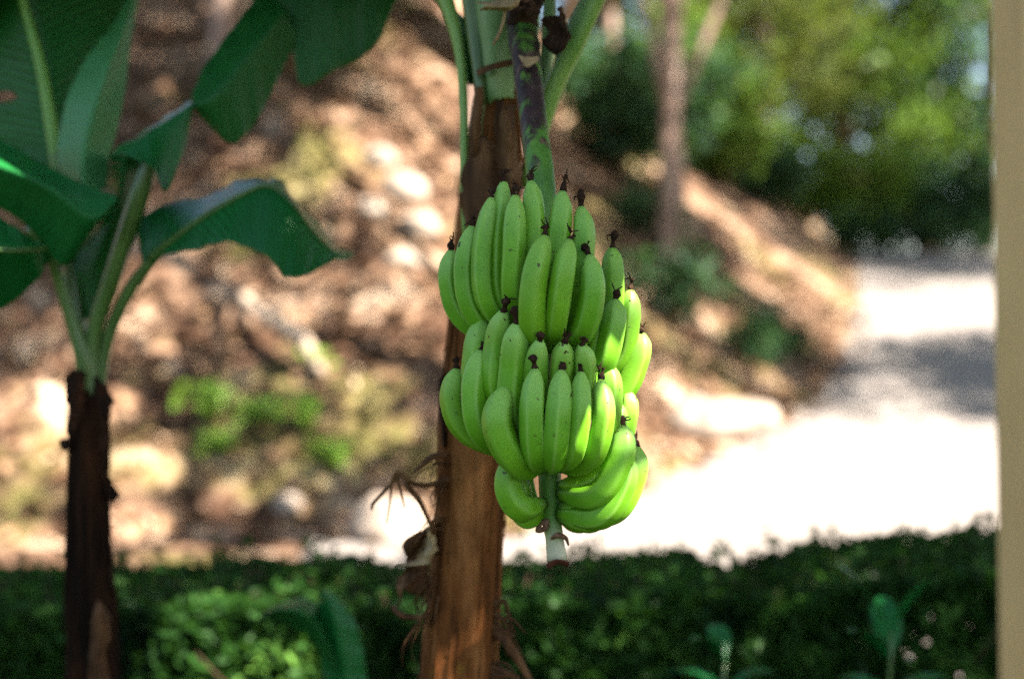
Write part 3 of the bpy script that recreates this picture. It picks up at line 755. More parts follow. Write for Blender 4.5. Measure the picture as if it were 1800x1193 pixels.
def sheet(name, rows, material, parent, crumple=0.01, n=28, m=14, seed=0.0, thick=0.001):
    """small crumpled dry sheet lofted through rows of (px, py, Y) points"""
    A = np.array([[c for q in row for c in P(*q)] for row in rows]); k = len(rows[0])
    S = catmull(A, n); mb = MB(); V = []
    for i in range(n):
        cr = catmull(S[i].reshape(k, 3), m)
        for j in range(m):
            p = Vector(cr[j])
            if j in (0, m - 1) or i in (0, n - 1):          # ragged, frayed edge
                c_ = Vector(cr[m // 2]) if i not in (0, n - 1) else Vector(S[n // 2].reshape(k, 3)[k // 2])
                p = p.lerp(c_, 0.16 * max(-0.5, noise.noise(Vector((i * 0.9 + seed, j * 1.3, seed)))) + 0.03)
            q = p * 16 + Vector((seed, 0, 0))
            V.append(p + Vector((noise.noise(q), noise.noise(q + Vector((7, 1, 3))) * 1.4, noise.noise(q + Vector((2, 9, 5))))) * crumple + Vector((noise.noise(p * 70), noise.noise(p * 70 + Vector((5, 5, 5))), 0)) * crumple * 0.45)
    F = [(i * m + j, i * m + j + 1, (i + 1) * m + j + 1, (i + 1) * m + j) for i in range(n - 1) for j in range(m - 1)]
    mb.add(V, F); o = mb.build(name, material, parent)
    sm = o.modifiers.new('thickness', 'SOLIDIFY'); sm.thickness = thick
    return o

# ---- left banana plant ------------------------------------------------------
YL = 3.2
lp_ = empty('banana_plant', ((155 - 900) / 2500 * YL, YL, 0)); tag(lp_, 'young banana plant with dark trunk and broad leaves standing at left, without fruit', 'banana plant')
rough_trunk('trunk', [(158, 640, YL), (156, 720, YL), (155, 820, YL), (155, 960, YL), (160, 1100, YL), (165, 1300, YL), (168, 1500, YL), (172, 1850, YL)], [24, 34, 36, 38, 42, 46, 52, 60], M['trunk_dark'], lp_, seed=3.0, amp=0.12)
PD = M['petiole_dark']
def channel(th, t): return 1 - 0.22 * max(0, math.cos(th)) ** 2
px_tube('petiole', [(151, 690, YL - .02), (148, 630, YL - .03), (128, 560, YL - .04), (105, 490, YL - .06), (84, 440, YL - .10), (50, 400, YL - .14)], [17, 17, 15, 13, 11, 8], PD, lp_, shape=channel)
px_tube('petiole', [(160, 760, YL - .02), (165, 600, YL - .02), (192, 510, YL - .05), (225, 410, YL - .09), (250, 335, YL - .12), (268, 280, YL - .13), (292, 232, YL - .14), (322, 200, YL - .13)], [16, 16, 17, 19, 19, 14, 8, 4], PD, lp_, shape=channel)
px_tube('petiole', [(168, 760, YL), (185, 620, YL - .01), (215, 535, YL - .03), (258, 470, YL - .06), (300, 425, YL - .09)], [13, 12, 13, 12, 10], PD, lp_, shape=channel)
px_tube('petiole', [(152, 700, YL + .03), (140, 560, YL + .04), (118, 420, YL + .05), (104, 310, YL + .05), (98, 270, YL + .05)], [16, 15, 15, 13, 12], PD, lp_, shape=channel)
# tall upright leaf, blade running off the top left
loft_leaf('leaf', [((60, 330, YL + .07), (105, 318, YL + .05), (150, 320, YL + .08)),
                   ((-60, 250, YL + .16), (92, 235, YL + .05), (190, 215, YL + .17)),
                   ((-110, 120, YL + .20), (72, 120, YL + .05), (222, 90, YL + .20)),
                   ((-130, 0, YL + .22), (40, 0, YL + .04), (246, -20, YL + .20)),
                   ((-150, -140, YL + .2), (5, -140, YL + .0), (220, -150, YL + .14)),
                   ((-160, -330, YL + .05), (-40, -330, YL - .1), (120, -340, YL - .02)),
                   ((-120, -480, YL - .2), (-80, -500, YL - .22), (-30, -500, YL - .2))], M['blade'], lp_, rib=True, rib_r=(0.017, 0.004), tears=[(0.27, -1, .25), (0.44, -1, .4), (.62, 1, .5)], seed=.4)
# half-furled pale leaf in front of it
loft_leaf('leaf', [((118, 345, YL - .00), (150, 350, YL - .06), (188, 330, YL - .01)),
                   ((100, 285, YL + .00), (145, 290, YL - .07), (196, 270, YL + .00)),
                   ((108, 205, YL + .01), (158, 215, YL - .07), (216, 190, YL + .01)),
                   ((140, 118, YL + .03), (186, 130, YL - .05), (228, 100, YL + .03)),
                   ((192, 50, YL + .05), (216, 55, YL - .01), (238, 30, YL + .04)),
                   ((226, -10, YL + .06), (236, -10, YL + .03), (246, -20, YL + .06)),
                   ((238, -60, YL + .06), (242, -62, YL + .05), (248, -66, YL + .06))], M['blade_pale'], lp_, ripple=0.002, seed=1.2)
# leaf bending away to the left with the bright patch
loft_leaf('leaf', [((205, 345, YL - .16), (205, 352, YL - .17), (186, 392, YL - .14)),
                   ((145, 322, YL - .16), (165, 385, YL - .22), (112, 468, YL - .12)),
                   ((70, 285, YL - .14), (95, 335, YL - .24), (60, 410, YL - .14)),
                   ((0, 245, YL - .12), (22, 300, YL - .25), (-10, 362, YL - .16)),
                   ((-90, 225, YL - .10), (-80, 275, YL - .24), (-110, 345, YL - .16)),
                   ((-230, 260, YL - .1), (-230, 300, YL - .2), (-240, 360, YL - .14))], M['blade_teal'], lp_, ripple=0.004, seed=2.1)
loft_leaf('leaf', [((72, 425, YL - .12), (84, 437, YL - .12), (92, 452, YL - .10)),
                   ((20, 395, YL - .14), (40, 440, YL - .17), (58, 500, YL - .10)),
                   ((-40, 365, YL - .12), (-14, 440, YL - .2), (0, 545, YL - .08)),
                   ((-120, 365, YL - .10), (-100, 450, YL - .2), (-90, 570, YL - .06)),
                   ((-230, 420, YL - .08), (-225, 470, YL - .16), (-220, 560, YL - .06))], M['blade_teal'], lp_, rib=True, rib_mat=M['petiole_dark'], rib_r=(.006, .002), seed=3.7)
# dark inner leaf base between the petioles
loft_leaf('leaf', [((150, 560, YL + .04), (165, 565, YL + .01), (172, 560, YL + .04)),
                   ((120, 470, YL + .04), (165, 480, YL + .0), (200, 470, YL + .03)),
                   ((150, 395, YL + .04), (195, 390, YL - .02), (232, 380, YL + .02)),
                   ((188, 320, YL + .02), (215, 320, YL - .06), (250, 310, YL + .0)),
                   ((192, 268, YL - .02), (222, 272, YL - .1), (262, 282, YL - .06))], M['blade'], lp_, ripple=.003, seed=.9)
# arching leaf going up right, torn into broad flaps
YA = YL - .12
loft_leaf('leaf', [((186, 272, YA - .00), (215, 270, YA - .08), (250, 285, YA - .13)),
                   ((240, 238, YA + .02), (262, 232, YA - .06), (272, 300, YA - .12)),
                   ((290, 205, YA + .04), (302, 208, YA - .04), (292, 338, YA - .06)),
                   ((333, 178, YA + .05), (336, 184, YA - .02), (326, 258, YA - .02)),
                   ((340, 176, YA + .05), (342, 184, YA + .0), (338, 196, YA + .0))], M['blade_teal'], lp_, ripple=.003, seed=4.0)
loft_leaf('leaf', [((333, 182, YA + .03), (338, 188, YA - .01), (344, 200, YA + .02)),
                   ((352, 128, YA + .05), (380, 165, YA - .02), (402, 252, YA + .02)),
                   ((398, 62, YA + .07), (425, 110, YA - .0), (442, 228, YA + .04)),
                   ((440, 8, YA + .09), (470, 55, YA + .02), (474, 172, YA + .06)),
                   ((470, -20, YA + .1), (500, 20, YA + .04), (526, 62, YA + .08))], M['blade'], lp_, ripple=.003, seed=5.2)
loft_leaf('leaf', [((440, 5, YA + .10), (478, 0, YA + .07), (510, 70, YA + .09)),
                   ((490, -60, YA + .12), (525, -25, YA + .08), (530, 152, YA + .08)),
                   ((560, -110, YA + .12), (590, -60, YA + .08), (590, 125, YA + .1)),
                   ((640, -130, YA + .12), (655, -70, YA + .08), (658, 85, YA + .1)),
                   ((710, -120, YA + .10), (715, -60, YA + .06), (704, -5, YA + .1)),
                   ((780, -80, YA + .06), (780, -45, YA + .04), (770, -20, YA + .06))], M['blade_teal'], lp_, ripple=.004, seed=6.6)
# leaf drooping to the right
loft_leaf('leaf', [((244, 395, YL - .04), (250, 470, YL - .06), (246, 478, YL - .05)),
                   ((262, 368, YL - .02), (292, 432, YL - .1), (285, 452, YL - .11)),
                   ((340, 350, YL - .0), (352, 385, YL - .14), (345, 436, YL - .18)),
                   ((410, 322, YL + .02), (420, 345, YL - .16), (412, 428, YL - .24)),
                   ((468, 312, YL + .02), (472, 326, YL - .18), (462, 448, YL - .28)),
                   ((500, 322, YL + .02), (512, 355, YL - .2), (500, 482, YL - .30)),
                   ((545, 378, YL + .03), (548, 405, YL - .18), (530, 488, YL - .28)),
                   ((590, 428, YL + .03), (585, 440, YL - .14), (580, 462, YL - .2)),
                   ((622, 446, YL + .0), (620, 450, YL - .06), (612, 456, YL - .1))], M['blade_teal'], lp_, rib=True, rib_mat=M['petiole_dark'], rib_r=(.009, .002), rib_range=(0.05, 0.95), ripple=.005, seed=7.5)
# dry flaps on the left trunk; the last one stands for a sunlit strip
sheet('dry_sheath', [[(150, 655, YL - .05), (128, 650, YL - .06), (110, 662, YL - .05)], [(148, 690, YL - .06), (124, 700, YL - .07), (116, 715, YL - .05)], [(142, 760, YL - .05), (122, 770, YL - .06), (120, 780, YL - .05)]], M['trunk_dark'], lp_, seed=1)
sheet('dry_sheath', [[(165, 660, YL - .05), (182, 675, YL - .06), (200, 702, YL - .04)], [(170, 720, YL - .06), (184, 722, YL - .07), (192, 728, YL - .05)], [(172, 800, YL - .05), (184, 790, YL - .06), (188, 785, YL - .05)]], M['trunk_dark'], lp_, seed=2)
sheet('dry_sheath', [[(126, 770, YL - .05), (112, 768, YL - .04), (104, 775, YL - .0)], [(126, 790, YL - .05), (116, 795, YL - .04), (108, 790, YL - .0)]], M['trunk_dark'], lp_, seed=4)
sheet('dry_sheath', [[(182, 830, YL - .05), (196, 838, YL - .04), (210, 862, YL - .0)], [(186, 870, YL - .05), (196, 878, YL - .04), (200, 890, YL - .0)]], M['trunk_dark'], lp_, seed=5)
sheet('dry_sheath', [[(168, 1050, YL - .07), (182, 1055, YL - .08), (192, 1075, YL - .06)], [(158, 1120, YL - .08), (172, 1125, YL - .09), (188, 1130, YL - .07)], [(150, 1230, YL - .08), (165, 1230, YL - .09), (185, 1230, YL - .07)]], M['dry'], lp_, seed=6)  # lighter brown sheet painting the sunlit strip low on the trunk

# ---- the fruiting banana plant ------------------------------------------------
YT = 2.72
mp = empty('banana_plant', ((800 - 900) / 2500 * YT, YT, 0)); tag(mp, 'fruiting banana plant with brown fibrous trunk standing behind the bananas', 'banana plant')
rough_trunk('trunk', [(884, 60, YT), (878, 180, YT), (866, 330, YT), (852, 480, YT), (840, 640, YT), (832, 760, YT), (826, 900, YT), (814, 1050, YT), (804, 1193, YT), (798, 1400, YT), (795, 1700, YT), (790, 2070, YT)],
            [34, 40, 52, 54, 56, 57, 60, 64, 68, 76, 84, 95], M['trunk'], mp, seed=0.0, amp=0.15)
sheet('sheath', [[(822, -30, YT - .05), (850, -30, YT - .09), (885, -30, YT - .08)], [(832, 60, YT - .05), (862, 60, YT - .1), (895, 60, YT - .08)], [(842, 130, YT - .05), (868, 130, YT - .1), (902, 128, YT - .07)], [(846, 175, YT - .05), (870, 182, YT - .09), (904, 172, YT - .07)]], M['sheath'], mp, crumple=.002, seed=11, thick=.004)
px_tube('petiole', [(818, 420, YT - .05), (816, 330, YT - .05), (817, 220, YT - .05), (811, 110, YT - .04), (795, 30, YT - .03), (760, -60, YT - .0), (690, -190, YT + .05)], [5, 8, 9, 10, 14, 18, 14], M['petiole'], mp, shape=channel)
px_tube('petiole', [(842, 300, YT - .07), (840, 230, YT - .07), (846, 160, YT - .08), (838, 60, YT - .06), (822, -60, YT - .05), (800, -220, YT)], [8, 10, 12, 18, 18, 12], M['petiole_dark'], mp, shape=channel)
px_tube('petiole', [(925, 330, YT + .02), (948, 240, YT + .0), (978, 150, YT - .02), (1018, 70, YT - .04), (1060, -20, YT - .06), (1130, -150, YT - .1)], [15, 18, 19, 18, 17, 14], M['petiole'], mp, shape=channel)
px_tube('petiole', [(950, 200, YT + .04), (962, 90, YT + .04), (968, -30, YT + .04), (975, -180, YT + .06)], [12, 13, 12, 10], M['sheath'], mp, shape=channel)
sheet('leaf_edge', [[(955, 165, YT + .02), (966, 150, YT + .0), (985, 140, YT + .0)], [(990, 60, YT + .02), (1005, 50, YT - .01), (1022, 52, YT - .01)], [(1032, -30, YT + .02), (1045, -30, YT - .01), (1062, -30, YT - .01)]], M['sheath'], mp, crumple=.002, seed=13)
loft_leaf('leaf', [((735, -20, YT + .02), (790, 0, YT - .02), (800, 20, YT + .01)), ((770, 8, YT + .02), (806, 45, YT - .03), (822, 40, YT + .0)), ((800, 50, YT + .02), (816, 95, YT - .02), (834, 90, YT + .0)), ((818, 130, YT + .01), (824, 150, YT - .02), (834, 150, YT + .0))], M['blade'], mp, ripple=.002, seed=.2)
sheet('dry_sheath', [[(850, 235, YT - .08), (862, 240, YT - .09), (880, 262, YT - .08)], [(818, 288, YT - .08), (850, 290, YT - .11), (898, 300, YT - .09)], [(812, 330, YT - .07), (852, 335, YT - .12), (905, 340, YT - .09)], [(815, 390, YT - .06), (850, 395, YT - .11), (900, 395, YT - .08)], [(822, 450, YT - .06), (850, 450, YT - .1), (895, 450, YT - .08)]], M['dry'], mp, crumple=.006, seed=14)
sheet('dry_sheath', [[(836, 150, YT - .1), (842, 150, YT - .11), (850, 152, YT - .1)], [(828, 215, YT - .1), (836, 220, YT - .12), (846, 220, YT - .1)], [(826, 270, YT - .09), (832, 275, YT - .1), (840, 275, YT - .09)]], M['dry'], mp, crumple=.004, seed=15)
sheet('dry_sheath', [[(835, 125, YT - .1), (868, 112, YT - .13), (905, 105, YT - .12)], [(838, 135, YT - .1), (868, 124, YT - .13), (905, 116, YT - .12)]], M['dry'], mp, crumple=.004, seed=16)
sheet('dry_sheath', [[(866, 170, YT - .1), (880, 178, YT - .12), (905, 176, YT - .1)], [(862, 215, YT - .1), (884, 225, YT - .13), (908, 225, YT - .1)], [(868, 270, YT - .09), (888, 285, YT - .13), (912, 290, YT - .1)], [(880, 330, YT - .09), (898, 335, YT - .12), (918, 335, YT - .1)]], M['dry'], mp, crumple=.012, seed=17)
# dry scraps by the crown
sheet('dry_leaf', [[(838, 8, 2.42), (850, 20, 2.40), (846, 28, 2.42)], [(866, 4, 2.42), (872, 16, 2.38), (870, 26, 2.41)], [(885, -14, 2.42), (898, 8, 2.38), (896, 24, 2.41)], [(910, -34, 2.45), (918, -12, 2.42), (912, 8, 2.44)]], M['dry_pale'], mp, crumple=.012, seed=18)
px_tube('dry_leaf', [(888, 14, 2.42), (884, 40, 2.42), (876, 62, 2.42), (866, 80, 2.42)], [3, 3, 3, 2], M['dry_pale'], mp, seg=6)
sheet('dry_leaf', [[(960, 45, 2.55), (975, 30, 2.52), (985, 28, 2.55)], [(968, 62, 2.53), (988, 52, 2.5), (994, 45, 2.55)], [(962, 74, 2.54), (978, 80, 2.5), (990, 68, 2.55)], [(972, 86, 2.56), (980, 88, 2.53), (986, 80, 2.56)]], M['flower'], mp, crumple=.02, seed=19)
sheet('dry_leaf', [[(900, -20, 2.5), (925, -25, 2.46), (965, -30, 2.5)], [(890, 25, 2.5), (920, 15, 2.44), (955, 10, 2.5)], [(886, 52, 2.5), (915, 42, 2.46), (948, 40, 2.5)]], M['flower'], mp, crumple=.02, seed=20)
sheet('dry_leaf', [[(914, 100, 2.45), (930, 104, 2.44), (947, 101, 2.45)], [(916, 108, 2.445), (932, 122, 2.43), (948, 110, 2.445)]], M['dry_pale'], mp, crumple=.006, seed=21)
# hanging dry leaf and strands at left of the trunk
YD = YT - .03
px_tube('dry_leaf', [(790, 840, YT - .08), (755, 852, YD - .05), (722, 848, YD - .06), (700, 828, YD - .06), (690, 842, YD - .06), (686, 880, YD - .06), (680, 920, YD - .06)], [8, 8, 7, 6, 5, 3, 2], M['dry'], mp, seg=7, flat=.6)
px_tube('dry_leaf', [(782, 800, YT - .08), (762, 802, YD - .06), (742, 818, YD - .06), (728, 832, YD - .06)], [9, 9, 7, 3], M['dry'], mp, seg=7, flat=.6)
px_tube('dry_leaf', [(700, 835, YD - .06), (672, 868, YD - .05), (656, 885, YD - .05), (654, 896, YD - .05)], [4, 3, 3, 2], M['dry'], mp, seg=6)
px_tube('dry_leaf', [(712, 850, YD - .06), (738, 882, YD - .05), (752, 912, YD - .05), (764, 938, YD - .04)], [6, 5, 4, 4], M['dry'], mp, seg=6)
px_tube('dry_leaf', [(698, 842, YD - .06), (706, 872, YD - .06), (712, 893, YD - .06)], [3, 2, 2], M['dry'], mp, seg=6)
sheet('dry_leaf', [[(772, 915, YD), (735, 930, YD - .03), (706, 942, YD)], [(772, 960, YD), (735, 965, YD - .04), (702, 975, YD)], [(764, 1010, YD), (728, 1010, YD - .03), (698, 1020, YD)], [(740, 1050, YD), (715, 1050, YD - .02), (692, 1070, YD)]], M['dry'], mp, crumple=.028, n=22, m=12, seed=22)
sheet('dry_leaf', [[(760, 930, YD - .02), (740, 940, YD - .05), (722, 950, YD - .02)], [(756, 960, YD - .02), (738, 968, YD - .05), (716, 982, YD - .02)], [(742, 985, YD - .02), (728, 990, YD - .04), (708, 1004, YD - .02)]], M['dry_pale'], mp, crumple=.03, n=16, m=10, seed=23)
px_tube('dry_leaf', [(690, 1066, YD), (704, 1080, YD - .02), (724, 1084, YD - .02), (752, 1082, YD - .04)], [4, 6, 5, 4], M['dry'], mp, seg=6)
px_tube('dry_leaf', [(862, 1090, YT - .03), (884, 1120, YT - .05), (905, 1150, YT - .05), (935, 1200, YT - .04)], [8, 10, 9, 5], M['dry'], mp, seg=7, flat=.5)
sheet('dry_sheath', [[(782, 655, YT - .04), (775, 662, YT - .06), (768, 668, YT - .04)], [(784, 700, YT - .04), (778, 715, YT - .06), (774, 735, YT - .04)], [(786, 780, YT - .04), (782, 785, YT - .06), (779, 790, YT - .04)]], M['trunk_dark'], mp, crumple=.004, seed=26)

fr_ = np.random.default_rng(77); fb = MB()
for k in range(46):
    py = 800 + 300 * fr_.random(); px = np.interp(py, [800, 1100], [785, 762]) + 10 * fr_.random(); L = 15 + 75 * fr_.random(); sx = -(8 + 50 * fr_.random())
    pts = [P(px, py, YT - .05), P(px + sx * .5, py - 6 + 12 * fr_.random(), YD - .03), P(px + sx, py + L * .5, YD - .02 - .04 * fr_.random()), P(px + sx * (.8 + .5 * fr_.random()), py + L, YD)]
    r0 = .0012 + .0035 * fr_.random() ** 2
    tube(fb, catmull(pts, 10), lambda t: r0 * (1 - .7 * t), 5, flat=.5)
fb.build('fibre_fringe', M['dry'], mp); fb = MB()
for k in range(16):
    py = 1050 + 140 * fr_.random(); px = np.interp(py, [1050, 1200], [872, 866]); sx = 10 + 55 * fr_.random()
    tube(fb, catmull([P(px - 6, py, YT - .04), P(px + sx * .5, py - 10 + 30 * fr_.random(), YT - .05), P(px + sx, py + 20 + 40 * fr_.random(), YT - .04)], 8), lambda t: (.003 + .003 * (k % 3)) * (1 - .7 * t), 5, flat=.5)
fb.build('fibre_fringe', M['dry'], mp)

def arch_leaf(parent, base, az, length, width, rise, droop, material, seed, tears=()):
    """full leaf arching out from the crown: petiole end at base"""
    base = Vector(base); h = Vector((math.cos(az), math.sin(az), 0)); side = Vector((-h.y, h.x, 0)); rows = []
    mb = MB(); n, m = 40, 7; V = []; U = []; VV = []; mid = []
    for i in range(n):
        t = i / (n - 1); p = base + h * (length * (t - 0.12 * t * t)) + Vector((0, 0, rise * t - droop * t * t))
        mid.append(p); wd = width * 0.5 * (math.sin(math.pi * min(1, t * 1.0 + 0.06) ** 0.75)) ** 0.7
        for k in range(-m, m + 1):
            u = k / m
            V.append(p + side * (u * wd) + Vector((0, 0, 0.10 * width * abs(u) - 0.34 * width * u * u + 0.012 * abs(u) * math.sin(i * .8 + seed)))); U.append(u); VV.append(t)
    c = 2 * m + 1; F = []; tr = {}
    for q in tears:
        for i in range(int(q[0] * (n - 1)), int((q[3] if len(q) > 3 else q[0]) * (n - 1)) + 1): tr[(i, q[1])] = q[2]
    for i in range(n - 1):
        for k in range(c - 1):
            u = (k + .5 - m) / m; sg = 1 if u > 0 else -1
            if (i, sg) in tr and abs(u) > tr[(i, sg)]: continue
            F.append((i * c + k, i * c + k + 1, (i + 1) * c + k + 1, (i + 1) * c + k))
    mb.add(V, F, u=U, v=VV); o = mb.build('leaf', material, parent)
    sm = o.modifiers.new('thickness', 'SOLIDIFY'); sm.thickness = .0012
    rb = MB(); tube(rb, mid, lambda t: .016 * (1 - t) + .003, 8); rb.build('midrib', M['midrib'], o)
    return o
top = P(920, -60, YT)
arch_leaf(mp, P(1128, -150, YT - .1), R(-65), 1.25, 0.37, 0.70, 1.1, M['blade'], 1.0, [(.62, 1, .80, .66), (.66, 1, .68, .72), (.73, 1, .58, .80), (.81, 1, .45, .86)])  # leaf above view, side cut away so sun reaches only the right-hand bananas
arch_leaf(mp, P(975, -180, YT + .06), R(-8), 1.7, 0.55, 1.1, 1.0, M['blade'], 2.0, [(.4, 1, .3), (.6, -1, .2)])
arch_leaf(mp, P(690, -190, YT + .05), R(149), 1.6, 0.5, .8, 1.1, M['blade'], 3.0, [(.35, 1, .2), (.55, -1, .2)])
arch_leaf(mp, P(800, -220, YT), R(95), 1.7, 0.55, 1.2, .9, M['blade'], 4.0, [(.35, 1, .2)])
px_tube('petiole', [(930, 120, YT), (940, 0, YT - .02), (960, -150, YT - .08)], [16, 15, 13], M['petiole'], mp, shape=channel)
arch_leaf(mp, P(960, -150, YT - .08), R(-120), 1.5, 0.5, .95, .8, M['blade'], 5.0, [(.45, 1, .2), (.7, -1, .2)])

# ---------------------------------------------------------------- banana bunch
YS = 2.30
bunch = empty('banana_bunch', tuple(P(962, 600, YS))); tag(bunch, 'big bunch of unripe green bananas hanging in tiers from a thick stalk', 'banana bunch')
sp = [(912, 10, 2.62), (918, 60, 2.57), (926, 120, 2.50), (937, 220, 2.42), (950, 320, 2.35), (958, 450, 2.31), (963, 600, 2.30), (966, 760, 2.30), (967, 850, 2.30), (969, 905, 2.30), (975, 945, 2.295), (980, 985, 2.29)]
sr = [24, 26, 25, 24, 25, 25, 24, 21, 20, 18, 16, 18]
A = [list(P(*p)) + [r * p[2] / 2500] for p, r in zip(sp, sr)]
Cs = catmull(A, 110); mb = MB()
tube(mb, Cs[:, :3], list(Cs[:, 3]), 24, shape=lambda th, t: 1 + 0.035 * math.sin(3 * th + 4 * t) + 0.03 * noise.noise(Vector((math.cos(th) * 2, math.sin(th) * 2, t * 30))) + 0.10 * math.exp(-((t - 0.115) / 0.008) ** 2))
mb.build('stalk', M['stalk'], bunch)
# ragged cut end and bract scars
sheet('cut_end', [[(958, 992, 2.27), (975, 984, 2.265), (998, 988, 2.275)], [(962, 1000, 2.28), (978, 992, 2.28), (996, 996, 2.285)], [(966, 996, 2.305), (980, 990, 2.31), (992, 992, 2.305)]], M['cut'], bunch, crumple=.006, seed=31, thick=.003)
def disc(name, c, Yc, r, m_, axis_, seed):
    mb = MB(); p = P(*c, Yc); a = Vector(axis_).normalized(); u = a.orthogonal().normalized(); v = a.cross(u); V = []; F = []
    for k in range(14):
        th = 6.283 * k / 14; rr = r * (1 + .25 * noise.noise(Vector((math.cos(th), math.sin(th), seed))))
        for q, h in ((1, -.002), (1.06, .002), (.55, .004), (.1, .002)): V.append(p + (u * math.cos(th) + v * math.sin(th) * .6) * rr * q + a * h)
    for k in range(14):
        for j in range(3): F.append((k * 4 + j, ((k + 1) % 14) * 4 + j, ((k + 1) % 14) * 4 + j + 1, k * 4 + j + 1))
    mb.add(V, F); return mb.build(name, m_, bunch)
disc('bract_scar', (954, 925), 2.285, .014, M['bract'], (-.5, -.8, .35), 1.0)
px_tube('bract_scar', [(968, 948, 2.285), (980, 940, 2.27), (994, 945, 2.28), (999, 957, 2.29)], [2, 5, 4, 2], M['bract'], bunch, seg=7)
px_tube('bract_scar', [(982, 866, 2.285), (988, 862, 2.28), (994, 860, 2.285)], [2, 3, 2], M['bract'], bunch, seg=6)

def finger(tip, mid, low, base, w_, R_, dt=None, db=.018, flower=True, vary=None, d=None):
    """one banana: tip, widest point, lower bend and root given as seen; R_ = bulge radius of its tier round the stalk"""
    cx = 962; k = YS / 2500
    def depth(px, rad):
        dx = (px - cx) * k
        return math.sqrt(max(rad * rad - dx * dx, 0.0004))
    dm = depth(mid[0], R_) if d is None else d
    dT = dm * 0.90 if dt is None else dt
    dl = dm * (0.84 if dm > 0.1 else 0.93)
    def W3(p, dd):
        Y = YS - dd; q = P(p[0], p[1], Y); return q
    pts = [W3(base, db), W3(low, dl), W3(mid, dm), W3(tip, dT)]
    C_ = catmull(pts, 34); Ym = YS - dm; r = w_ / 2 * Ym / 2500
    fat = 0.94 + 0.12 * rng.random(); prof = lambda t: fat * r * interp(t, [0, .08, .18, .32, .6, .8, .9, .95, .98, 1], [.46, .58, .86, .99, 1.0, .97, .86, .66, .46, .30])
    ph = rng.random() * 6.28; n_seg = 30; mb = MB()
    def sh(th, t):
        w5 = 2 * math.pi / 5; a = ((th + ph) % w5) - w5 / 2
        pen = math.cos(w5 / 2) / math.cos(a)                     # flat-sided, five blunt ridges
        pen = min(pen, 0.975)
        return (1 + 0.85 * (pen - 0.90) * (1 - 0.3 * abs(2 * t - 1))) * (1 + 0.05 * noise.noise(Vector((math.cos(th) * 1.3 + ph * 9, math.sin(th) * 1.3, t * 3))))
    rd = [max(0, math.cos(5 * (2 * math.pi * j / n_seg + ph) + 0)) ** 8 for j in range(n_seg)] * 34
    tube(mb, C_, prof, n_seg, shape=sh, ridge=rd, vary=float(rng.random() if vary is None else vary))
    o = mb.build('banana', M['banana'], bunch)
    # dried flower left on the tip: a shrivelled stub with curled filaments
    T = Vector(C_[-1]); D = (Vector(C_[-1]) - Vector(C_[-3])).normalized()
    if flower:
        L = (0.010 + 0.012 * rng.random()); fb = MB(); side = Vector(rng.normal(size=3)) * 0.006
        st = catmull([T - D * .003, T + D * L * .5 + side * .4, T + D * L + side], 9); s0 = rng.random() * 20
        tube(fb, st, lambda t: r * (0.27 - .06 * t + .17 * math.sin(t * 7 + s0) * t) * (1 if t < .95 else .6), 8, shape=lambda th, t: 1 + .35 * noise.noise(Vector((math.cos(th) * 2, math.sin(th) * 2, t * 5 + s0))))
        for q in range(int(2 + rng.random() * 3)):
            e = T + D * L * (.7 + .3 * rng.random()); dv = (D + Vector(rng.normal(size=3)) * .9).normalized(); l2 = .005 + .009 * rng.random()
            tube(fb, catmull([e, e + dv * l2 * .6, e + dv * l2 + Vector(rng.normal(size=3)) * .004], 5), lambda t: .0016 * (1 - .5 * t), 5)
        fb.build('dried_flower', M['flower'], o)
    return o

H1, H1b, H2, H2b = .150, .105, .158, .112
# top tier, back row
finger((793, 440), (790, 500), (815, 560), (900, 615), 42, .02, d=.02, dt=.02)
finger((830, 398), (817, 481), (836, 555), (910, 615), 42, .02, d=.055)
finger((864, 348), (848, 449), (858, 535), (925, 605), 42, .02, d=.085)
finger((886, 320), (874, 440), (882, 530), (935, 600), 40, .02, d=.072)
finger((906, 344), (903, 433), (903, 530), (945, 605), 45, H1, d=.118)
finger((933, 319), (938, 385), (936, 500), (955, 600), 42, H1b, d=.088)
finger((989, 337), (984, 390), (972, 500), (967, 600), 42, H1b, d=.088)
finger((1021, 364), (1026, 420), (1012, 520), (985, 600), 44, H1b, d=.085)
finger((1076, 436), (1078, 490), (1070, 560), (1010, 610), 40, .02, d=.04)
# top tier, front row
finger((958, 415), (938, 497), (936, 580), (958, 610), 50, H1, d=.150)
finger((1001, 422), (990, 485), (977, 570), (968, 612), 43, H1, d=.152)
finger((1036, 449), (1042, 510), (1026, 578), (982, 612), 47, H1, d=.140)
# top tier, right side
finger((1108, 510), (1106, 565), (1088, 635), (1010, 680), 38, .02, d=.035)
finger((1081, 527), (1078, 572), (1058, 640), (1000, 690), 46, .02, d=.085)
finger((1128, 585), (1119, 630), (1088, 690), (1010, 730), 46, .02, d=.03)
# middle tier, back row
finger((850, 562), (838, 610), (842, 690), (920, 770), 44, .02, d=.065)
finger((886, 546), (874, 600), (872, 690), (935, 770), 46, .02, d=.098, dt=.122)
finger((909, 568), (903, 635), (902, 725), (945, 780), 54, .02, d=.116, dt=.138)
finger((949, 598), (942, 650), (945, 730), (960, 785), 46, .02, d=.122, dt=.150)
finger((991, 602), (988, 650), (982, 730), (968, 785), 43, .02, d=.122, dt=.150)
finger((1023, 606), (1028, 650), (1020, 730), (980, 785), 44, .02, d=.118, dt=.142)
finger((1067, 639), (1074, 685), (1060, 760), (1000, 800), 42, .02, d=.085)
finger((1104, 687), (1104, 728), (1082, 790), (1010, 820), 40, .02, d=.045)
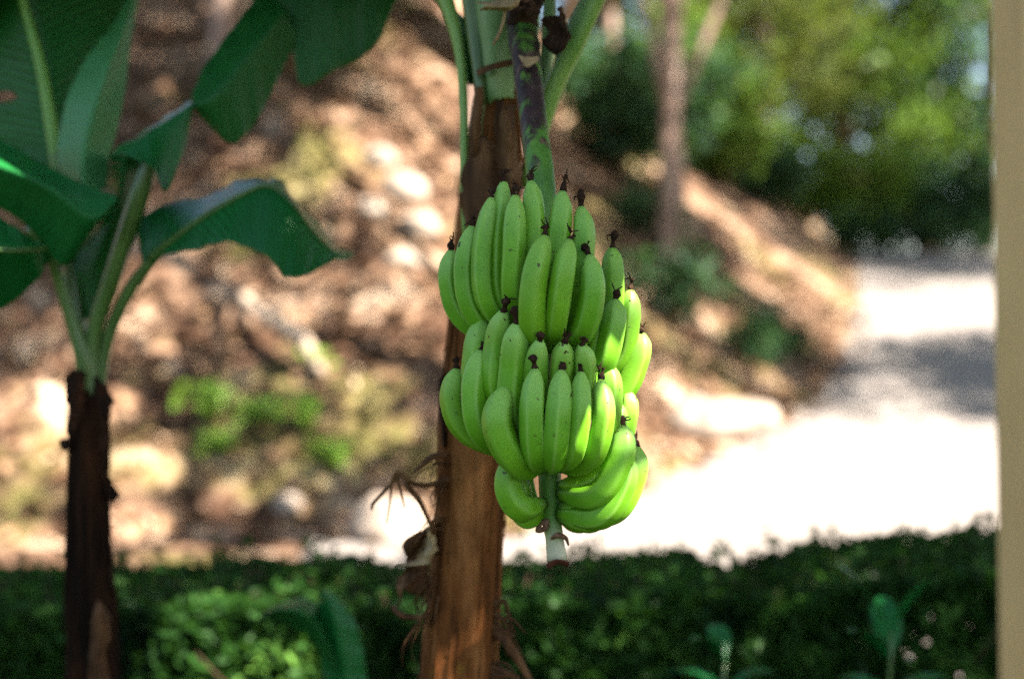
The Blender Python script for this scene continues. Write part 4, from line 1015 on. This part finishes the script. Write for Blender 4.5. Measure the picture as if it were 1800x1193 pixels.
# middle tier, left side and front row
finger((803, 648), (794, 705), (822, 760), (905, 800), 44, .02, d=.045)
finger((845, 616), (832, 690), (848, 760), (920, 800), 46, .02, d=.092)
finger((888, 681), (874, 745), (905, 808), (950, 822), 54, .02, d=.140)
finger((941, 648), (936, 730), (941, 800), (958, 815), 46, .02, d=.158)
finger((987, 651), (980, 738), (974, 803), (967, 815), 45, .02, d=.164)
finger((1021, 654), (1019, 730), (1004, 800), (973, 815), 42, .02, d=.158)
finger((1056, 668), (1061, 730), (1038, 805), (980, 822), 44, .02, d=.142)
finger((1084, 706), (1085, 748), (1064, 805), (1000, 832), 40, .02, d=.062)
finger((1056, 552), (1052, 600), (1036, 660), (990, 700), 42, .02, d=.075)
# lower tier, right side
finger((1096, 748), (1090, 805), (1052, 868), (985, 868), 48, .02, d=.085)
finger((1119, 785), (1114, 838), (1075, 898), (984, 890), 50, .02, d=.052)
finger((1104, 800), (1096, 850), (1056, 908), (982, 902), 46, .02, d=.075)
finger((1062, 800), (1058, 828), (1032, 848), (984, 852), 34, .02, d=.055)
finger((1090, 830), (1078, 874), (1040, 916), (982, 908), 42, .02, d=.030)
finger((1060, 840), (1050, 885), (1020, 918), (980, 905), 40, .02, d=-.01, db=-.005)
# lower tier, left side
finger((898, 806), (893, 858), (915, 892), (955, 884), 46, .02, d=.060)
finger((914, 838), (914, 880), (925, 908), (956, 896), 44, .02, d=.015, db=0)
finger((926, 815), (928, 850), (938, 882), (957, 880), 24, .02, d=-.03, db=-.01)

# ---------------------------------------------------------------- foreground plants and the post
def broad_plant(name, px, row_top, Yd, h, n_leaf, L, wd, lab, cat, matl, seed, lean=0.5):
    x = (px - 900) / 2500 * Yd; o = empty(name, (x, Yd, 0)); tag(o, lab, cat)
    ztop = CAM_Z - (row_top - 596.5) / 2500 * Yd; sb_ = MB()
    r_ = np.random.default_rng(seed)
    st = [Vector((x + .02 * math.sin(t * 5 + seed), Yd, ztop * 0.97 * t)) for t in np.linspace(0, 1, 10)]
    tube(sb_, st, lambda t: .010 * (1 - .6 * t), 7); sb_.build('stem', M['petiole_dark'], o)
    for k in range(n_leaf):
        a = k * 2.4 + seed; z = ztop * (1 - 0.11 * (k // 2)) ; p = Vector((st[-1].x, Yd, z * .97))
        hdir = Vector((math.cos(a), math.sin(a) * .7, 0)); up_ = lean * (1.4 - .16 * k) ; mb = MB(); V = []; U = []; VV = []; sd = Vector((-hdir.y, hdir.x, 0)).normalized(); F = []
        ll = L * (.8 + .4 * r_.random())
        for i in range(14):
            t = i / 13; c = p + hdir * ll * t * .9 + Vector((0, 0, ll * (up_ * t - .8 * t * t * .6)))
            ww = wd * .5 * (0.10 + math.sin(math.pi * min(1, max(0, (t - .12) / .88)) ** .8) ** .8)
            for q in range(-3, 4): V.append(c + sd * ww * q / 3 + Vector((0, 0, .25 * ww * abs(q) / 3))); U.append(q / 3); VV.append(t * .2)
        for i in range(13):
            for q in range(6): F.append((i * 7 + q, i * 7 + q + 1, (i + 1) * 7 + q + 1, (i + 1) * 7 + q))
        mb.add(V, F, u=U, v=VV); lf = mb.build('leaf', matl, o)
        sm = lf.modifiers.new('thickness', 'SOLIDIFY'); sm.thickness = .001
    return o
broad_plant('leafy_plant', 1553, 1092, 3.75, 0, 9, .20, .075, 'broad leaved plant with paddle leaves in front of the hedge near the post', 'plant', M['blade_teal'], 3, 1.1)
broad_plant('leafy_plant', 1270, 1150, 3.9, 0, 8, .18, .06, 'bluish leaved plant low in front of the hedge, under the stalk end at right', 'plant', M['blade_teal'], 8, .7)
yp = empty('banana_sucker', ((600 - 900) / 2500 * 3.6, 3.6, 0)); tag(yp, 'young dark green banana shoot in front of the hedge, left of the brown trunk', 'banana shoot')
px_tube('stem', [(612, 2050, 3.6), (612, 1600, 3.6), (612, 1300, 3.6), (606, 1180, 3.58), (590, 1080, 3.55), (572, 1040, 3.53)], [22, 20, 15, 9, 6, 4], M['petiole_dark'], yp)
loft_leaf('leaf', [((585, 1260, 3.6), (616, 1260, 3.56), (650, 1260, 3.62)), ((566, 1180, 3.6), (606, 1180, 3.55), (644, 1180, 3.62)), ((558, 1110, 3.58), (590, 1100, 3.52), (632, 1110, 3.6)), ((556, 1070, 3.56), (578, 1058, 3.5), (606, 1062, 3.56)), ((560, 1042, 3.54), (568, 1036, 3.5), (582, 1040, 3.53))], M['blade_teal'], yp, ripple=.003, seed=8.0)
loft_leaf('leaf', [((606, 1200, 3.58), (604, 1190, 3.56), (600, 1180, 3.6)), ((540, 1120, 3.55), (550, 1090, 3.5), (560, 1062, 3.62)), ((480, 1090, 3.52), (490, 1070, 3.46), (510, 1052, 3.62)), ((440, 1100, 3.5), (446, 1092, 3.46), (458, 1080, 3.58))], M['blade'], yp, ripple=.003, seed=9.0)

# post at the right edge, near the camera
YPo = 1.42
post = empty('porch_post', ((1800 - 900) / 2500 * YPo, YPo, 0)); tag(post, 'tan painted square porch post close to the camera at the right edge', 'post')
def bevel_box(name, cx, cy, z0, z1, hx, hy, tilt, m_, parent, bv=.006):
    mb = MB(); V = []; F = []; ring = []
    for sx, sy, o_ in ((1, 1, 0), (-1, 1, 1), (-1, -1, 0), (1, -1, 1)):
        a_, b2 = (sx * hx, sy * (hy - bv)), (sx * (hx - bv), sy * hy)
        ring += [a_, b2] if o_ == 0 else [b2, a_]
    zs = np.linspace(z0, z1, 40); k = len(ring)
    for z in zs:
        for (rx, ry) in ring:
            q = noise.noise(Vector((rx * 30, ry * 30, z * 6))) * .0012; V.append((cx + tilt * (z - CAM_Z) + rx * (1 + q * 8), cy + ry, z))
    for i in range(len(zs) - 1):
        for j in range(k): F.append((i * k + j, i * k + (j + 1) % k, (i + 1) * k + (j + 1) % k, (i + 1) * k + j))
    F += [tuple(range(k - 1, -1, -1)), tuple((len(zs) - 1) * k + j for j in range(k))]
    mb.add(V, F); return mb.build(name, m_, parent, smooth=False)
hx = .055; cxp = (1746 - 900) / 2500 * (YPo + .055) + hx
bevel_box('shaft', cxp, YPo, .12, 2.75, hx, .055, -0.014, M['post'], post)
bevel_box('base', cxp + .02, YPo, -.02, .12, .075, .075, 0, M['post'], post)
